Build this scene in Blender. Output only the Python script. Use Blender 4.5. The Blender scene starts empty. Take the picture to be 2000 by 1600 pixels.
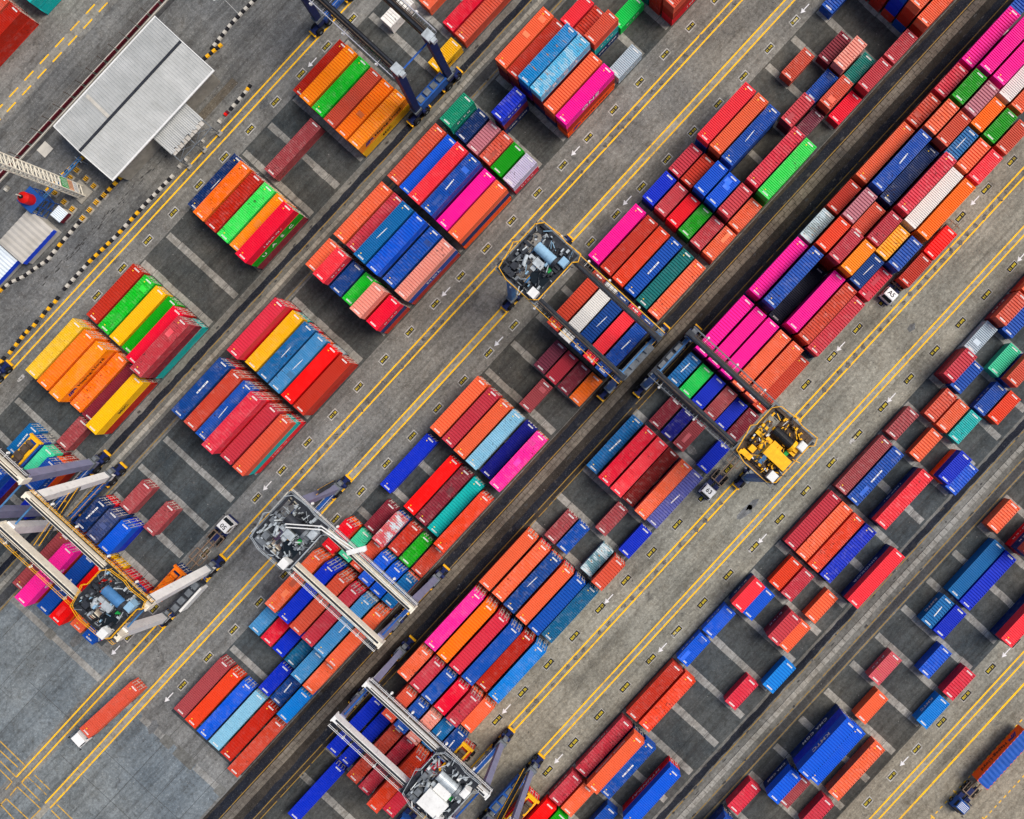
import bpy, math, random
from mathutils import Vector, Matrix
R = math.radians
random.seed(7)
scene = bpy.context.scene
COL = scene.collection

# ------------------------------------------------------------------ camera
# World: X runs along the stacking lanes, Y across them (towards the shed), Z up.
S = 10.92                 # survey units per metre on the ground
HC = 175.0                # drone height
cam_d = bpy.data.cameras.new('drone_camera')
cam = bpy.data.objects.new('drone_camera', cam_d)
COL.objects.link(cam)
cam.location = (0, 0, HC)
cam.rotation_euler = (0, 0, R(-47.35))
cam_d.sensor_width = 36.0
cam_d.lens = 36.0 * S * HC / 2000.0
cam_d.shift_x = -0.1
cam_d.shift_y = -0.0075
cam_d.clip_start = 1.0
cam_d.clip_end = 3000.0
scene.camera = cam

# ------------------------------------------------------------------ light
SUN_EL, SUN_AZ = 56.0, -30.0          # azimuth measured from +X towards +Y
world = bpy.data.worlds.new('World'); scene.world = world
world.use_nodes = True
wn = world.node_tree.nodes; wl = world.node_tree.links
sky = wn.new('ShaderNodeTexSky'); sky.sky_type = 'NISHITA'; sky.sun_disc = False
sky.sun_elevation = R(SUN_EL)
sky.sun_rotation = R(90.0 - SUN_AZ)
sky.dust_density = 3.0
wl.new(sky.outputs[0], wn['Background'].inputs['Color'])
wn['Background'].inputs['Strength'].default_value = 0.05
sd = bpy.data.lights.new('sun', 'SUN'); sun = bpy.data.objects.new('sun', sd); COL.objects.link(sun)
sd.energy = 1.5; sd.angle = R(30.0); sd.color = (1.0, 0.92, 0.82)
tosun = Vector((math.cos(R(SUN_EL))*math.cos(R(SUN_AZ)), math.cos(R(SUN_EL))*math.sin(R(SUN_AZ)), math.sin(R(SUN_EL))))
sun.rotation_euler = tosun.to_track_quat('Z', 'Y').to_euler()
sun.location = (0, 0, 120)
vs = scene.view_settings
vs.view_transform = 'Standard'; vs.look = 'None'; vs.gamma = 1.0; vs.use_curve_mapping = False
vs.exposure = 1.2

# ------------------------------------------------------------------ helpers
CT, ST = 0.6775, 0.7355
def uv(px, py):
    """survey point (2000 x 1600 plan grid) -> lane coordinates u (along) and v (across)"""
    dx, dy = px-1200.0, py-785.0
    return CT*dx-ST*dy, ST*dx+CT*dy
def P(px, py, z=0.0, h=0.0):
    u, v = uv(px, py); k = (HC-h)/HC
    return Vector((u*k/S, -v*k/S, z))
def W(u, v, z=0.0):
    return Vector((u/S, -v/S, z))
def lin(c):
    c = c/255.0
    return c/12.92 if c <= 0.04045 else ((c+0.055)/1.055)**2.4
def rgb(r, g, b): return (lin(r), lin(g), lin(b))

class MB:
    def __init__(s): s.v = []; s.f = []; s.m = []
    def face(s, pts, mi=0):
        n = len(s.v); s.v += [tuple(p) for p in pts]; s.f.append(tuple(range(n, n+len(pts)))); s.m.append(mi)
    def hexa(s, b, t, mi=0):
        n = len(s.v); s.v += [tuple(p) for p in b]+[tuple(p) for p in t]
        for q in ((3,2,1,0),(4,5,6,7),(0,1,5,4),(1,2,6,5),(2,3,7,6),(3,0,4,7)):
            s.f.append(tuple(n+i for i in q)); s.m.append(mi)
    def box(s, x0, x1, y0, y1, z0, z1, mi=0):
        s.hexa([(x0,y0,z0),(x1,y0,z0),(x1,y1,z0),(x0,y1,z0)], [(x0,y0,z1),(x1,y0,z1),(x1,y1,z1),(x0,y1,z1)], mi)
    def bar(s, a, b, w, h=None, mi=0, up=(0,0,1), w2=None, h2=None):
        a = Vector(a); b = Vector(b); h = w if h is None else h; w2 = w if w2 is None else w2; h2 = h if h2 is None else h2
        d = (b-a).normalized(); up = Vector(up)
        if abs(d.dot(up)) > 0.98: up = Vector((1,0,0))
        r = d.cross(up).normalized(); q = r.cross(d).normalized()
        def ring(c, ww, hh): return [c-r*ww/2-q*hh/2, c+r*ww/2-q*hh/2, c+r*ww/2+q*hh/2, c-r*ww/2+q*hh/2]
        s.hexa(ring(a, w, h), ring(b, w2, h2), mi)
    def cyl(s, a, b, r, n=12, mi=0, r2=None):
        a = Vector(a); b = Vector(b); d = (b-a).normalized(); r2 = r if r2 is None else r2
        up = Vector((0,0,1)) if abs(d.z) < 0.95 else Vector((1,0,0))
        x = d.cross(up).normalized(); y = d.cross(x)
        i0 = len(s.v)
        for c, rr in ((a, r), (b, r2)):
            for k in range(n):
                t = 2*math.pi*k/n; s.v.append(tuple(c+x*math.cos(t)*rr+y*math.sin(t)*rr))
        for k in range(n):
            s.f.append((i0+k, i0+(k+1)%n, i0+n+(k+1)%n, i0+n+k)); s.m.append(mi)
        s.f.append(tuple(i0+k for k in reversed(range(n)))); s.m.append(mi)
        s.f.append(tuple(i0+n+k for k in range(n))); s.m.append(mi)
    def mesh(s, name, mats):
        me = bpy.data.meshes.new(name); me.from_pydata(s.v, [], s.f)
        for m in (mats if isinstance(mats, (list, tuple)) else [mats]): me.materials.append(m)
        me.polygons.foreach_set('material_index', s.m); me.validate(); me.update()
        return me
    def build(s, name, mats, parent=None, loc=None):
        o = bpy.data.objects.new(name, s.mesh(name, mats)); COL.objects.link(o)
        if parent is not None: o.parent = parent
        if loc is not None: o.location = loc
        return o
def obj(name, me, parent=None, loc=(0,0,0), rz=0.0):
    o = bpy.data.objects.new(name, me); COL.objects.link(o); o.location = loc; o.rotation_euler = (0,0,rz)
    if parent is not None: o.parent = parent
    return o
def tag(o, label, cat, group=None):
    o['label'] = label; o['category'] = cat
    if group: o['group'] = group
    return o
def empty(name, loc, label, cat, group=None, rz=0.0):
    o = obj(name, None, None, loc, rz); o.empty_display_size = 0.5
    return tag(o, label, cat, group)
def struct(o): o['kind'] = 'structure'; return o

# ------------------------------------------------------------------ materials
def newmat(name, rough=0.7, metal=0.0):
    m = bpy.data.materials.new(name); m.use_nodes = True
    b = m.node_tree.nodes['Principled BSDF']
    b.inputs['Roughness'].default_value = rough; b.inputs['Metallic'].default_value = metal
    b.inputs['Specular IOR Level'].default_value = 0.16
    return m, m.node_tree, b
class NT:
    """small wrapper for building node trees"""
    def __init__(s, nt): s.nt = nt
    def n(s, t, **kw):
        x = s.nt.nodes.new(t)
        for k, v in kw.items(): setattr(x, k, v)
        return x
    def l(s, a, b): s.nt.links.new(a, b)
    def noise(s, vec, scale, detail=4.0, rough=0.55, dist=0.0):
        x = s.n('ShaderNodeTexNoise'); x.inputs['Scale'].default_value = scale; x.inputs['Detail'].default_value = detail
        x.inputs['Roughness'].default_value = rough; x.inputs['Distortion'].default_value = dist
        s.l(vec, x.inputs['Vector']); return x.outputs['Fac']
    def ramp(s, f, lo, hi, a=0.0, b=1.0):
        x = s.n('ShaderNodeMapRange'); x.inputs['From Min'].default_value = lo; x.inputs['From Max'].default_value = hi
        x.inputs['To Min'].default_value = a; x.inputs['To Max'].default_value = b; s.l(f, x.inputs['Value']); return x.outputs[0]
    def math(s, op, a, b):
        x = s.n('ShaderNodeMath', operation=op)
        for i, q in enumerate((a, b)):
            if isinstance(q, (int, float)): x.inputs[i].default_value = q
            else: s.l(q, x.inputs[i])
        return x.outputs[0]
    def mix(s, f, a, b, mode='MIX'):
        x = s.n('ShaderNodeMix', data_type='RGBA', blend_type=mode)
        for i, q in ((0, f), (6, a), (7, b)):
            if isinstance(q, (int, float)): x.inputs[i].default_value = q
            elif isinstance(q, tuple): x.inputs[i].default_value = q+(1.0,) if len(q) == 3 else q
            else: s.l(q, x.inputs[i])
        return x.outputs[2]
    def coord(s, out='Object', scale=None, offs=None):
        c = s.n('ShaderNodeTexCoord').outputs[out]
        if scale is None and offs is None: return c
        m = s.n('ShaderNodeMapping'); s.l(c, m.inputs['Vector'])
        if scale: m.inputs['Scale'].default_value = scale
        return m.outputs[0]

def vivid(c, k=1.16):
    l = 0.2126*c[0]+0.7152*c[1]+0.0722*c[2]
    return tuple(max(0.004, l+(x-l)*k) for x in c)
def paint_mat(name, source, peel=False):
    m, nt, b = newmat(name, 0.5); t = NT(nt)
    if source == 'object':
        oi = t.n('ShaderNodeObjectInfo'); base = oi.outputs['Color']; wear = oi.outputs['Alpha']; loc = oi.outputs['Location']
        add = t.n('ShaderNodeVectorMath', operation='MULTIPLY_ADD'); t.l(loc, add.inputs[0]); add.inputs[1].default_value = (3.7, 5.3, 7.9)
        t.l(t.coord('Object'), add.inputs[2]); vec = add.outputs[0]
    else:
        a = t.n('ShaderNodeVertexColor', layer_name='Col'); base = a.outputs['Color']; wear = a.outputs['Alpha']; vec = t.coord('Object')
    big = t.noise(vec, 0.35, 3, 0.6)
    dk = t.mix(1.0, base, (0.88, 0.875, 0.87), 'MULTIPLY'); base = dk
    hs = t.n('ShaderNodeHueSaturation'); t.l(base, hs.inputs['Color']); hs.inputs['Saturation'].default_value = 0.94
    hs.inputs['Value'].default_value = 1.1
    c = t.mix(t.math('MULTIPLY', t.ramp(big, 0.42, 0.72, 0, 0.8), wear), base, hs.outputs[0])
    c = t.mix(t.math('MULTIPLY', t.ramp(t.noise(vec, 1.1, 5, 0.65), 0.5, 0.74, 0, 0.3), wear), c, t.mix(0.6, base, (0.62, 0.58, 0.54)))
    # streaks that run across the panel
    mp = t.n('ShaderNodeMapping'); mp.inputs['Scale'].default_value = (2.6, 0.22, 1.0); t.l(vec, mp.inputs['Vector'])
    c = t.mix(t.math('MULTIPLY', t.ramp(t.noise(mp.outputs[0], 1.0, 4, 0.6), 0.5, 0.8, 0, 0.5), wear), c, t.mix(1.0, c, (0.60, 0.56, 0.53), 'MULTIPLY'))
    # dents holding dirt and rust: dark small blots in loose clusters
    clus = t.ramp(t.noise(vec, 0.28, 2, 0.5), 0.48, 0.62)
    sp = t.ramp(t.noise(vec, 2.1, 2, 0.5), 0.62, 0.66)
    c = t.mix(t.math('MULTIPLY', t.math('MULTIPLY', sp, clus), t.math('MULTIPLY', t.ramp(wear, 0.3, 0.95), 0.95)), c, t.mix(0.22, (0.045, 0.02, 0.02), base))
    sp2 = t.ramp(t.noise(vec, 1.0, 4, 0.6, 0.6), 0.70, 0.76)
    c = t.mix(t.math('MULTIPLY', sp2, wear), c, (0.16, 0.055, 0.025))
    if peel:
        mp2 = t.n('ShaderNodeMapping'); mp2.inputs['Scale'].default_value = (0.9, 0.35, 0.6); t.l(vec, mp2.inputs['Vector'])
        pk = t.ramp(t.noise(mp2.outputs[0], 1.0, 6, 0.7), 0.5, 0.545)
        c = t.mix(t.math('MULTIPLY', pk, t.ramp(wear, 0.5, 1.0)), c, (0.55, 0.66, 0.7))
        pr = t.ramp(t.noise(mp2.outputs[0], 2.3, 5, 0.7), 0.6, 0.64)
        c = t.mix(pr, c, (0.42, 0.2, 0.07))
    t.l(c, b.inputs['Base Color'])
    t.l(t.ramp(big, 0.3, 0.7, 0.42, 0.62), b.inputs['Roughness'])
    return m
M = {}
M['paint'] = paint_mat('container_paint', 'object')
M['peel'] = paint_mat('peeling_container_paint', 'object', True)
M['paint_v'] = paint_mat('stacked_container_paint', 'vcol')

def flat(name, c, rough=0.6, metal=0.0, var=0.25, scale=0.8, dirt=0.25):
    m, nt, b = newmat(name, rough, metal); t = NT(nt); vec = t.coord('Object')
    n1 = t.noise(vec, scale, 5, 0.6)
    k = t.mix(t.ramp(n1, 0.3, 0.7), tuple(x*(1-var) for x in c), tuple(min(1, x*(1+var*0.6)) for x in c))
    k = t.mix(t.ramp(t.noise(vec, scale*3.1, 4, 0.65), 0.55, 0.75, 0, dirt), k, (0.06, 0.05, 0.045))
    t.l(k, b.inputs['Base Color']); M[name] = m
    return m
flat('rod_steel', (0.62, 0.58, 0.52), 0.45, 0.3)
flat('white_mark', (0.78, 0.78, 0.76), 0.6, 0, 0.08)
flat('black_mark', (0.015, 0.015, 0.018), 0.6, 0, 0.1)
flat('navy_mark', (0.02, 0.03, 0.22), 0.6, 0, 0.1)
flat('yellow_mark', rgb(250, 205, 40), 0.6, 0, 0.08)
flat('white_paint', (0.72, 0.73, 0.72), 0.45, 0, 0.12)
flat('cream_paint', rgb(228, 222, 205), 0.5, 0, 0.14, 0.6, 0.35)
flat('leg_white', rgb(226, 226, 224), 0.5, 0, 0.12, 0.5, 0.3)
flat('grey_paint', rgb(176, 178, 190), 0.5, 0, 0.14, 0.5, 0.3)
flat('lavender_paint', rgb(128, 130, 158), 0.5, 0, 0.14, 0.5, 0.35)
flat('paleblue_paint', rgb(140, 178, 205), 0.5, 0, 0.16, 0.5, 0.35)
flat('blue_paint', rgb(38, 88, 165), 0.5, 0, 0.25, 0.5, 0.3)
flat('steelblue_paint', rgb(70, 120, 170), 0.5, 0, 0.25, 0.5, 0.35)
flat('navy_paint', rgb(26, 38, 84), 0.5, 0, 0.25, 0.5, 0.3)
flat('black_paint', (0.012, 0.013, 0.016), 0.5, 0, 0.3)
flat('dark_steel', (0.035, 0.04, 0.05), 0.5, 0.2, 0.35, 1.2)
flat('mid_steel', (0.16, 0.18, 0.2), 0.5, 0.2, 0.35, 1.2)
flat('pale_steel', (0.45, 0.5, 0.53), 0.4, 0.2, 0.3, 1.2)
flat('safety_yellow', rgb(242, 180, 30), 0.5, 0, 0.2, 1.2, 0.3)
flat('safety_orange', rgb(245, 120, 20), 0.5, 0, 0.25, 1.2, 0.35)
flat('signal_red', rgb(225, 25, 20), 0.45, 0, 0.15)
flat('maroon_paint', rgb(98, 28, 42), 0.6, 0, 0.25)
flat('signal_green', rgb(30, 150, 70), 0.5, 0, 0.1)
flat('salmon_paint', rgb(225, 170, 135), 0.5, 0, 0.1)
flat('rubber', (0.012, 0.012, 0.013), 0.85, 0, 0.2)
flat('trailer_steel', (0.24, 0.17, 0.12), 0.7, 0.1, 0.4, 2.0)
flat('rust_steel', (0.10, 0.07, 0.05), 0.7, 0.1, 0.4, 2.0)
flat('cab_white', (0.78, 0.79, 0.79), 0.35, 0, 0.05, 0.8, 0.12)
flat('concrete', rgb(150, 146, 136), 0.9, 0, 0.25, 0.7, 0.3)
flat('pale_concrete', rgb(196, 192, 182), 0.9, 0, 0.15, 0.7, 0.25)
flat('tarp_blue', rgb(35, 85, 170), 0.6, 0, 0.2, 0.5, 0.2)
gm, gnt, gb = newmat('dark_glass', 0.1); gb.inputs['Base Color'].default_value = (0.01, 0.015, 0.02, 1); M['glass'] = gm
def leaf_mat():
    m, nt, b = newmat('leaf', 0.6); t = NT(nt)
    t.l(t.mix(t.ramp(t.noise(t.coord('Object'), 5.0, 3), 0.35, 0.65), (0.03, 0.09, 0.015), (0.09, 0.22, 0.04)), b.inputs['Base Color']); return m
M['leaf'] = leaf_mat()

def ground_mat(name, c1, c2, spk=0.5, stain=0.5, warm=(1.0, 0.97, 0.9), cool=(0.93, 1.0, 1.08), litter=0.25, crack=0.0):
    """worn asphalt / concrete: large tone drifts, blotches, aggregate speckle, oil stains, fine cracks"""
    m, nt, b = newmat(name, 0.92); t = NT(nt); vec = t.coord('Object')
    big = t.noise(vec, 0.012, 4, 0.55); mid = t.noise(vec, 0.11, 5, 0.62, 0.4); fin = t.noise(vec, 1.6, 5, 0.7); agg = t.noise(vec, 5.5, 3, 0.7)
    c = t.mix(t.ramp(mid, 0.3, 0.7), c1, c2)
    c = t.mix(1.0, c, t.mix(t.ramp(big, 0.38, 0.62), warm, cool), 'MULTIPLY')
    c = t.mix(t.ramp(fin, 0.34, 0.66, 0.0, 0.85), c, t.mix(1.0, c, (0.5, 0.49, 0.48), 'MULTIPLY'))
    c = t.mix(t.ramp(t.noise(vec, 2.6, 3, 0.75), 0.56, 0.66, 0, spk*0.8), c, t.mix(1.0, c, (1.75, 1.72, 1.66), 'MULTIPLY'))
    c = t.mix(t.ramp(t.noise(vec, 0.55, 5, 0.7, 0.6), 0.5, 0.66, 0, 0.6), c, t.mix(1.0, c, (0.66, 0.62, 0.58), 'MULTIPLY'))
    c = t.mix(t.ramp(agg, 0.60, 0.72, 0, spk), c, (0.5, 0.49, 0.46))
    c = t.mix(t.ramp(t.noise(vec, 1.9, 3, 0.7), 0.62, 0.70, 0, spk), c, (0.05, 0.05, 0.05))
    wsp = t.n('ShaderNodeTexVoronoi'); wsp.inputs['Scale'].default_value = 0.42; t.l(vec, wsp.inputs['Vector'])
    c = t.mix(t.ramp(wsp.outputs['Distance'], 0.035, 0.05, litter, 0), c, (0.6, 0.6, 0.58))
    # drag marks along the lanes
    mp = t.n('ShaderNodeMapping'); mp.inputs['Scale'].default_value = (0.03, 0.5, 1); t.l(vec, mp.inputs['Vector'])
    c = t.mix(t.ramp(t.noise(mp.outputs[0], 1.0, 5, 0.65, 0.3), 0.47, 0.66, 0, stain*0.85), c, t.mix(1.0, c, (0.42, 0.42, 0.42), 'MULTIPLY'))
    mq = t.n('ShaderNodeMapping'); mq.inputs['Scale'].default_value = (0.02, 1.7, 1); t.l(vec, mq.inputs['Vector'])
    c = t.mix(t.ramp(t.noise(mq.outputs[0], 1.0, 3, 0.6, 0.2), 0.54, 0.66, 0, stain*0.6), c, t.mix(1.0, c, (0.55, 0.55, 0.55), 'MULTIPLY'))
    c = t.mix(t.ramp(t.noise(vec, 0.33, 5, 0.7, 0.8), 0.58, 0.74, 0, stain), c, (0.045, 0.045, 0.047))
    c = t.mix(t.ramp(t.noise(vec, 0.27, 6, 0.75, 0.5), 0.66, 0.8, 0, 0.5), c, (0.42, 0.41, 0.38))
    if crack > 0:
        vo = t.n('ShaderNodeTexVoronoi', feature='DISTANCE_TO_EDGE'); vo.inputs['Scale'].default_value = 0.09
        wv = t.n('ShaderNodeVectorMath', operation='MULTIPLY_ADD'); nz = t.n('ShaderNodeTexNoise'); nz.inputs['Scale'].default_value = 0.5; t.l(vec, nz.inputs['Vector'])
        t.l(nz.outputs['Color'], wv.inputs[0]); wv.inputs[1].default_value = (3, 3, 0); t.l(vec, wv.inputs[2]); t.l(wv.outputs[0], vo.inputs['Vector'])
        c = t.mix(t.ramp(vo.outputs['Distance'], 0.003, 0.010, crack, 0), c, (0.03, 0.03, 0.03))
    t.l(c, b.inputs['Base Color'])
    bp = t.n('ShaderNodeBump'); bp.inputs['Strength'].default_value = 0.25; bp.inputs['Distance'].default_value = 0.03
    t.l(fin, bp.inputs['Height']); t.l(bp.outputs[0], b.inputs['Normal'])
    M[name] = m; return m
ground_mat('asphalt', (0.165, 0.162, 0.155), (0.30, 0.292, 0.272), 0.8, 0.7, crack=0.0)
ground_mat('lane_concrete', (0.215, 0.206, 0.18), (0.385, 0.368, 0.32), 0.8, 0.65, warm=(1.06, 1.0, 0.9), cool=(0.95, 1.0, 1.0), crack=0.15)
ground_mat('old_asphalt', (0.115, 0.12, 0.125), (0.25, 0.248, 0.24), 0.8, 0.8, crack=0.12)
ground_mat('blue_asphalt', (0.145, 0.168, 0.186), (0.275, 0.30, 0.31), 0.8, 0.7, cool=(0.9, 1.0, 1.1), crack=0.12)
ground_mat('slab', (0.048, 0.057, 0.062), (0.12, 0.12, 0.112), 0.3, 0.75, warm=(1.12, 1.02, 0.88), cool=(0.85, 1.0, 1.15), crack=0.12)
ground_mat('strip', (0.22, 0.215, 0.20), (0.48, 0.46, 0.42), 0.35, 0.75)
ground_mat('runway', (0.12, 0.118, 0.108), (0.26, 0.25, 0.225), 0.4, 0.5)
ground_mat('brown_runway', (0.026, 0.023, 0.021), (0.075, 0.062, 0.05), 0.3, 0.6)
ground_mat('dark_runway', (0.05, 0.052, 0.06), (0.10, 0.098, 0.095), 0.3, 0.7)
ground_mat('tyre_band', (0.009, 0.012, 0.022), (0.028, 0.032, 0.044), 0.25, 0.6)
ground_mat('kerb_block', (0.28, 0.26, 0.22), (0.52, 0.48, 0.41), 0.25, 0.45)
ground_mat('brown_kerb_block', (0.12, 0.10, 0.085), (0.27, 0.235, 0.19), 0.25, 0.5)
ground_mat('pale_kerb_block', (0.3, 0.285, 0.25), (0.42, 0.4, 0.36), 0.3, 0.5)
ground_mat('gravel_dirt', (0.10, 0.085, 0.07), (0.17, 0.15, 0.12), 0.6, 0.5)
def line_mat(name, c, worn=0.45):
    m, nt, b = newmat(name, 0.75); t = NT(nt); vec = t.coord('Object')
    f = t.ramp(t.noise(vec, 1.3, 6, 0.75), 0.47, 0.62, 0, worn)
    t.l(t.mix(t.math('MULTIPLY', f, t.ramp(t.noise(vec, 0.06, 3), 0.35, 0.65, 0.3, 1.6)), c, (0.15, 0.14, 0.12)), b.inputs['Base Color']); M[name] = m
line_mat('lane_yellow', rgb(250, 192, 20), 0.42)
line_mat('box_yellow', rgb(205, 160, 60), 0.7)
line_mat('faded_yellow', rgb(150, 118, 44), 1.0)
line_mat('lane_white', (0.74, 0.74, 0.76), 0.5)
line_mat('worn_white', (0.48, 0.48, 0.47), 0.95)
line_mat('stencil_black', (0.018, 0.018, 0.02), 0.15)
line_mat('stencil_yellow', rgb(214, 190, 40), 0.1)
def smudge_mat():
    m, nt, b = newmat('tyre_smudge', 0.9); t = NT(nt)
    t.l(t.mix(t.ramp(t.noise(t.coord('Object'), 2.0, 4, 0.7), 0.35, 0.65), (0.05, 0.048, 0.045), (0.19, 0.18, 0.165)), b.inputs['Base Color']); M['smudge'] = m
smudge_mat()
def stain_mat():
    m, nt, b = newmat('oil_stain', 0.8); t = NT(nt)
    t.l(t.mix(t.noise(t.coord('Object'), 1.2, 4), (0.022, 0.022, 0.024), (0.07, 0.068, 0.066)), b.inputs['Base Color']); M['oil'] = m
stain_mat()
def sheet_metal(name, c, c2):
    m, nt, b = newmat(name, 0.45, 0.0); t = NT(nt); vec = t.coord('Object')
    k = t.mix(t.ramp(t.noise(vec, 0.25, 4, 0.6), 0.35, 0.65), c, c2)
    mp = t.n('ShaderNodeMapping'); mp.inputs['Scale'].default_value = (1.2, 0.05, 1); t.l(vec, mp.inputs['Vector'])
    k = t.mix(t.ramp(t.noise(mp.outputs[0], 1.0, 4, 0.6), 0.5, 0.8, 0, 0.45), k, t.mix(1.0, k, (0.72, 0.7, 0.66), 'MULTIPLY'))
    t.l(k, b.inputs['Base Color']); M[name] = m
ground_mat('pale_runway', (0.28, 0.265, 0.23), (0.42, 0.4, 0.35), 0.3, 0.45)
line_mat('frame_white', (0.46, 0.45, 0.42), 0.9)
sheet_metal('roof_sheet', (0.36, 0.375, 0.37), (0.46, 0.475, 0.47))
sheet_metal('grey_roof_sheet', (0.40, 0.38, 0.34), (0.52, 0.5, 0.46))
sheet_metal('paleblue_roof_sheet', (0.58, 0.66, 0.72), (0.66, 0.72, 0.78))

# ------------------------------------------------------------------ lettering
_tm = {}
def text_mesh(s, size, mat, spacing=1.0, ext=0.004):
    key = (s, size, mat, spacing)
    if key in _tm: return _tm[key]
    cu = bpy.data.curves.new('lettering', 'FONT'); cu.body = s; cu.size = size; cu.align_x = 'CENTER'; cu.align_y = 'CENTER'
    cu.space_character = spacing; cu.extrude = ext; cu.resolution_u = 2; cu.offset = size*0.018
    o = bpy.data.objects.new('lettering', cu); COL.objects.link(o)
    dg = bpy.context.evaluated_depsgraph_get(); dg.update()
    me = bpy.data.meshes.new_from_object(o.evaluated_get(dg)); me.name = 'lettering'
    me.materials.clear(); me.materials.append(M[mat])
    bpy.data.objects.remove(o); bpy.data.curves.remove(cu)
    _tm[key] = me; return me
# ------------------------------------------------------------------ ground, runways, lane paint
def rect(mb, u0, u1, v0, v1, z, mi=0, grid=None):
    mb.face([W(u0, v1, z), W(u1, v1, z), W(u1, v0, z), W(u0, v0, z)], mi)
def seg(mb, a, b, w, z, mi=0):
    a = Vector(a); b = Vector(b); d = (b-a).normalized(); n = Vector((-d.y, d.x, 0))*w/2
    a = Vector((a.x, a.y, z)); b = Vector((b.x, b.y, z)); mb.face([a-n, b-n, b+n, a+n], mi)
g = MB(); g.face([(-1500,-1500,0),(1500,-1500,0),(1500,1500,0),(-1500,1500,0)])
struct(g.build('ground', M['asphalt']))
UMIN, UMAX = -1500, 1350
g = MB(); rect(g, UMIN, UMAX, -1245, -928, 0.004); struct(g.build('access_road', M['old_asphalt']))
g = MB(); rect(g, -1700, -1035, -926, -372, 0.003); rect(g, -1700, -1075, -340, -45, 0.003); struct(g.build('apron', M['blue_asphalt']))
g = MB(); rect(g, UMIN, UMAX, 226, 434, 0.003); rect(g, UMIN, UMAX, 869, 1800, 0.003); struct(g.build('lane', M['lane_concrete']))
LANE = {  # first row, row pitch, bay boundary origin, bay pitch, side of the bay numbers
 'B13': (-1493.5, 31.0, 15, 73.0), 'B12': (-848.0, 31.0, 15, 73.0), 'B11': (-583.4, 31.0, -646.4, 73.8), 'B10': (-211.0, 30.8, 391.0, 73.5),
 'B09': (56.0, 31.2, 827.5, 74.0), 'B08': (435.0, 31.1, 531.0, 74.0), 'B07': (699.7, 31.0, 13.0, 73.5)}
sl = MB(); st = MB()
for ln, (r1, p, o, bp) in LANE.items():
    if ln == 'B13': continue
    v0, v1 = r1-17, r1+5*p+16
    rect(sl, -1030 if ln in ('B11', 'B10') else UMIN, UMAX, v0, v1, 0.005)
    k = math.ceil((-1010-o)/bp)
    while o+k*bp < 1150:
        u = o+k*bp; rnd = random.Random(int(u*7+v0)); n = 6
        for i in range(n):                      # cast in pieces, a little out of line
            a = v0+3+(v1-v0-8)*i/n; b = v0+3+(v1-v0-8)*(i+1)/n-0.5; j = rnd.uniform(-0.7, 0.7); w = rnd.uniform(6.2, 7.4)
            rect(st, u-w+j, u+w+j, a, b, 0.009)
        k += 1
struct(sl.build('stacking_yard', M['slab'])); struct(st.build('bearing_strips', M['strip']))
rw = MB(); dk = MB(); tb = MB()
for v0, v1 in ((-676, -603), (606, 683)): rect(rw, UMIN, UMAX, v0, v1, 0.006)
br = MB(); rect(br, UMIN, UMAX, -40, 43, 0.006); struct(br.build('dark_crane_runway', M['brown_runway']))
pr_ = MB()
for v0, v1 in ((-286, -273), (356, 368), (918.7, 932), (-1274, -1255)): rect(pr_, UMIN, UMAX, v0, v1, 0.007)
struct(pr_.build('pale_lane_strip', M['pale_runway']))
for v0, v1 in ((-627, -610), (665, 679)): rect(dk, UMIN, UMAX, v0, v1, 0.010)
def wavy(mb, v0, v1, z, amp=1.1):
    rnd = random.Random(int(v0)); pts = []
    u = UMIN
    while u < UMAX:
        pts.append((u, v0+rnd.uniform(-amp, amp), v1+rnd.uniform(-amp, amp))); u += rnd.uniform(6, 18)
    for a, b in zip(pts, pts[1:]): mb.face([W(a[0], a[2], z), W(b[0], b[2], z), W(b[0], b[1], z), W(a[0], a[1], z)])
for v0, v1 in ((-664.5, -652.5), (-34, -17.5), (18.5, 32), (611, 623.5)): wavy(tb, v0, v1, 0.014)
struct(rw.build('crane_runway', M['runway'])); struct(dk.build('crane_runway_wheel_strip', M['dark_runway'])); struct(tb.build('tyre_track', M['tyre_band']))
# kerbs down the middle of each double runway: rows of cast blocks
for rows, kmat in ((((-641, -633), ), 'kerb_block'), (((-13, -4.8), (-4.3, 3.6)), 'brown_kerb_block'), (((640.5, 650.5), ), 'pale_kerb_block')):
    kb = MB()
    for v0, v1 in rows:
        u = UMIN; rnd = random.Random(int(v0*3))
        while u < UMAX:
            L = rnd.choice((15.5, 16, 16.5, 14.5)); z = 0.11+rnd.uniform(0, 0.025); a = W(u+0.35, v1, 0); b = W(u+L-0.35, v0, 0)
            kb.box(a.x, b.x, a.y, b.y, 0, z); u += L
    struct(kb.build('kerb', M[kmat]))
yl = MB(); fy = MB()
for v in (-922.5, -907.5, -362.6, -348, -286.5, -272.8, 278, 291, 356, 368, 918.7, 932): rect(yl, -1330 if v < 0 else UMIN, UMAX, v-1.5, v+1.5, 0.018)
rect(yl, UMIN, UMAX, 960, 963.6, 0.018)
for v in (-650.8, -607, -15.8, 33.5, 43.5, 626.5, 662.5, 680.8): rect(fy, UMIN, UMAX, v-0.8, v+0.8, 0.019)
def T4(ox, oy): return lambda x, y: (ox+x/4.0, oy+y/4.0)
q = T4(0, 1200); bx = MB()
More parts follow.
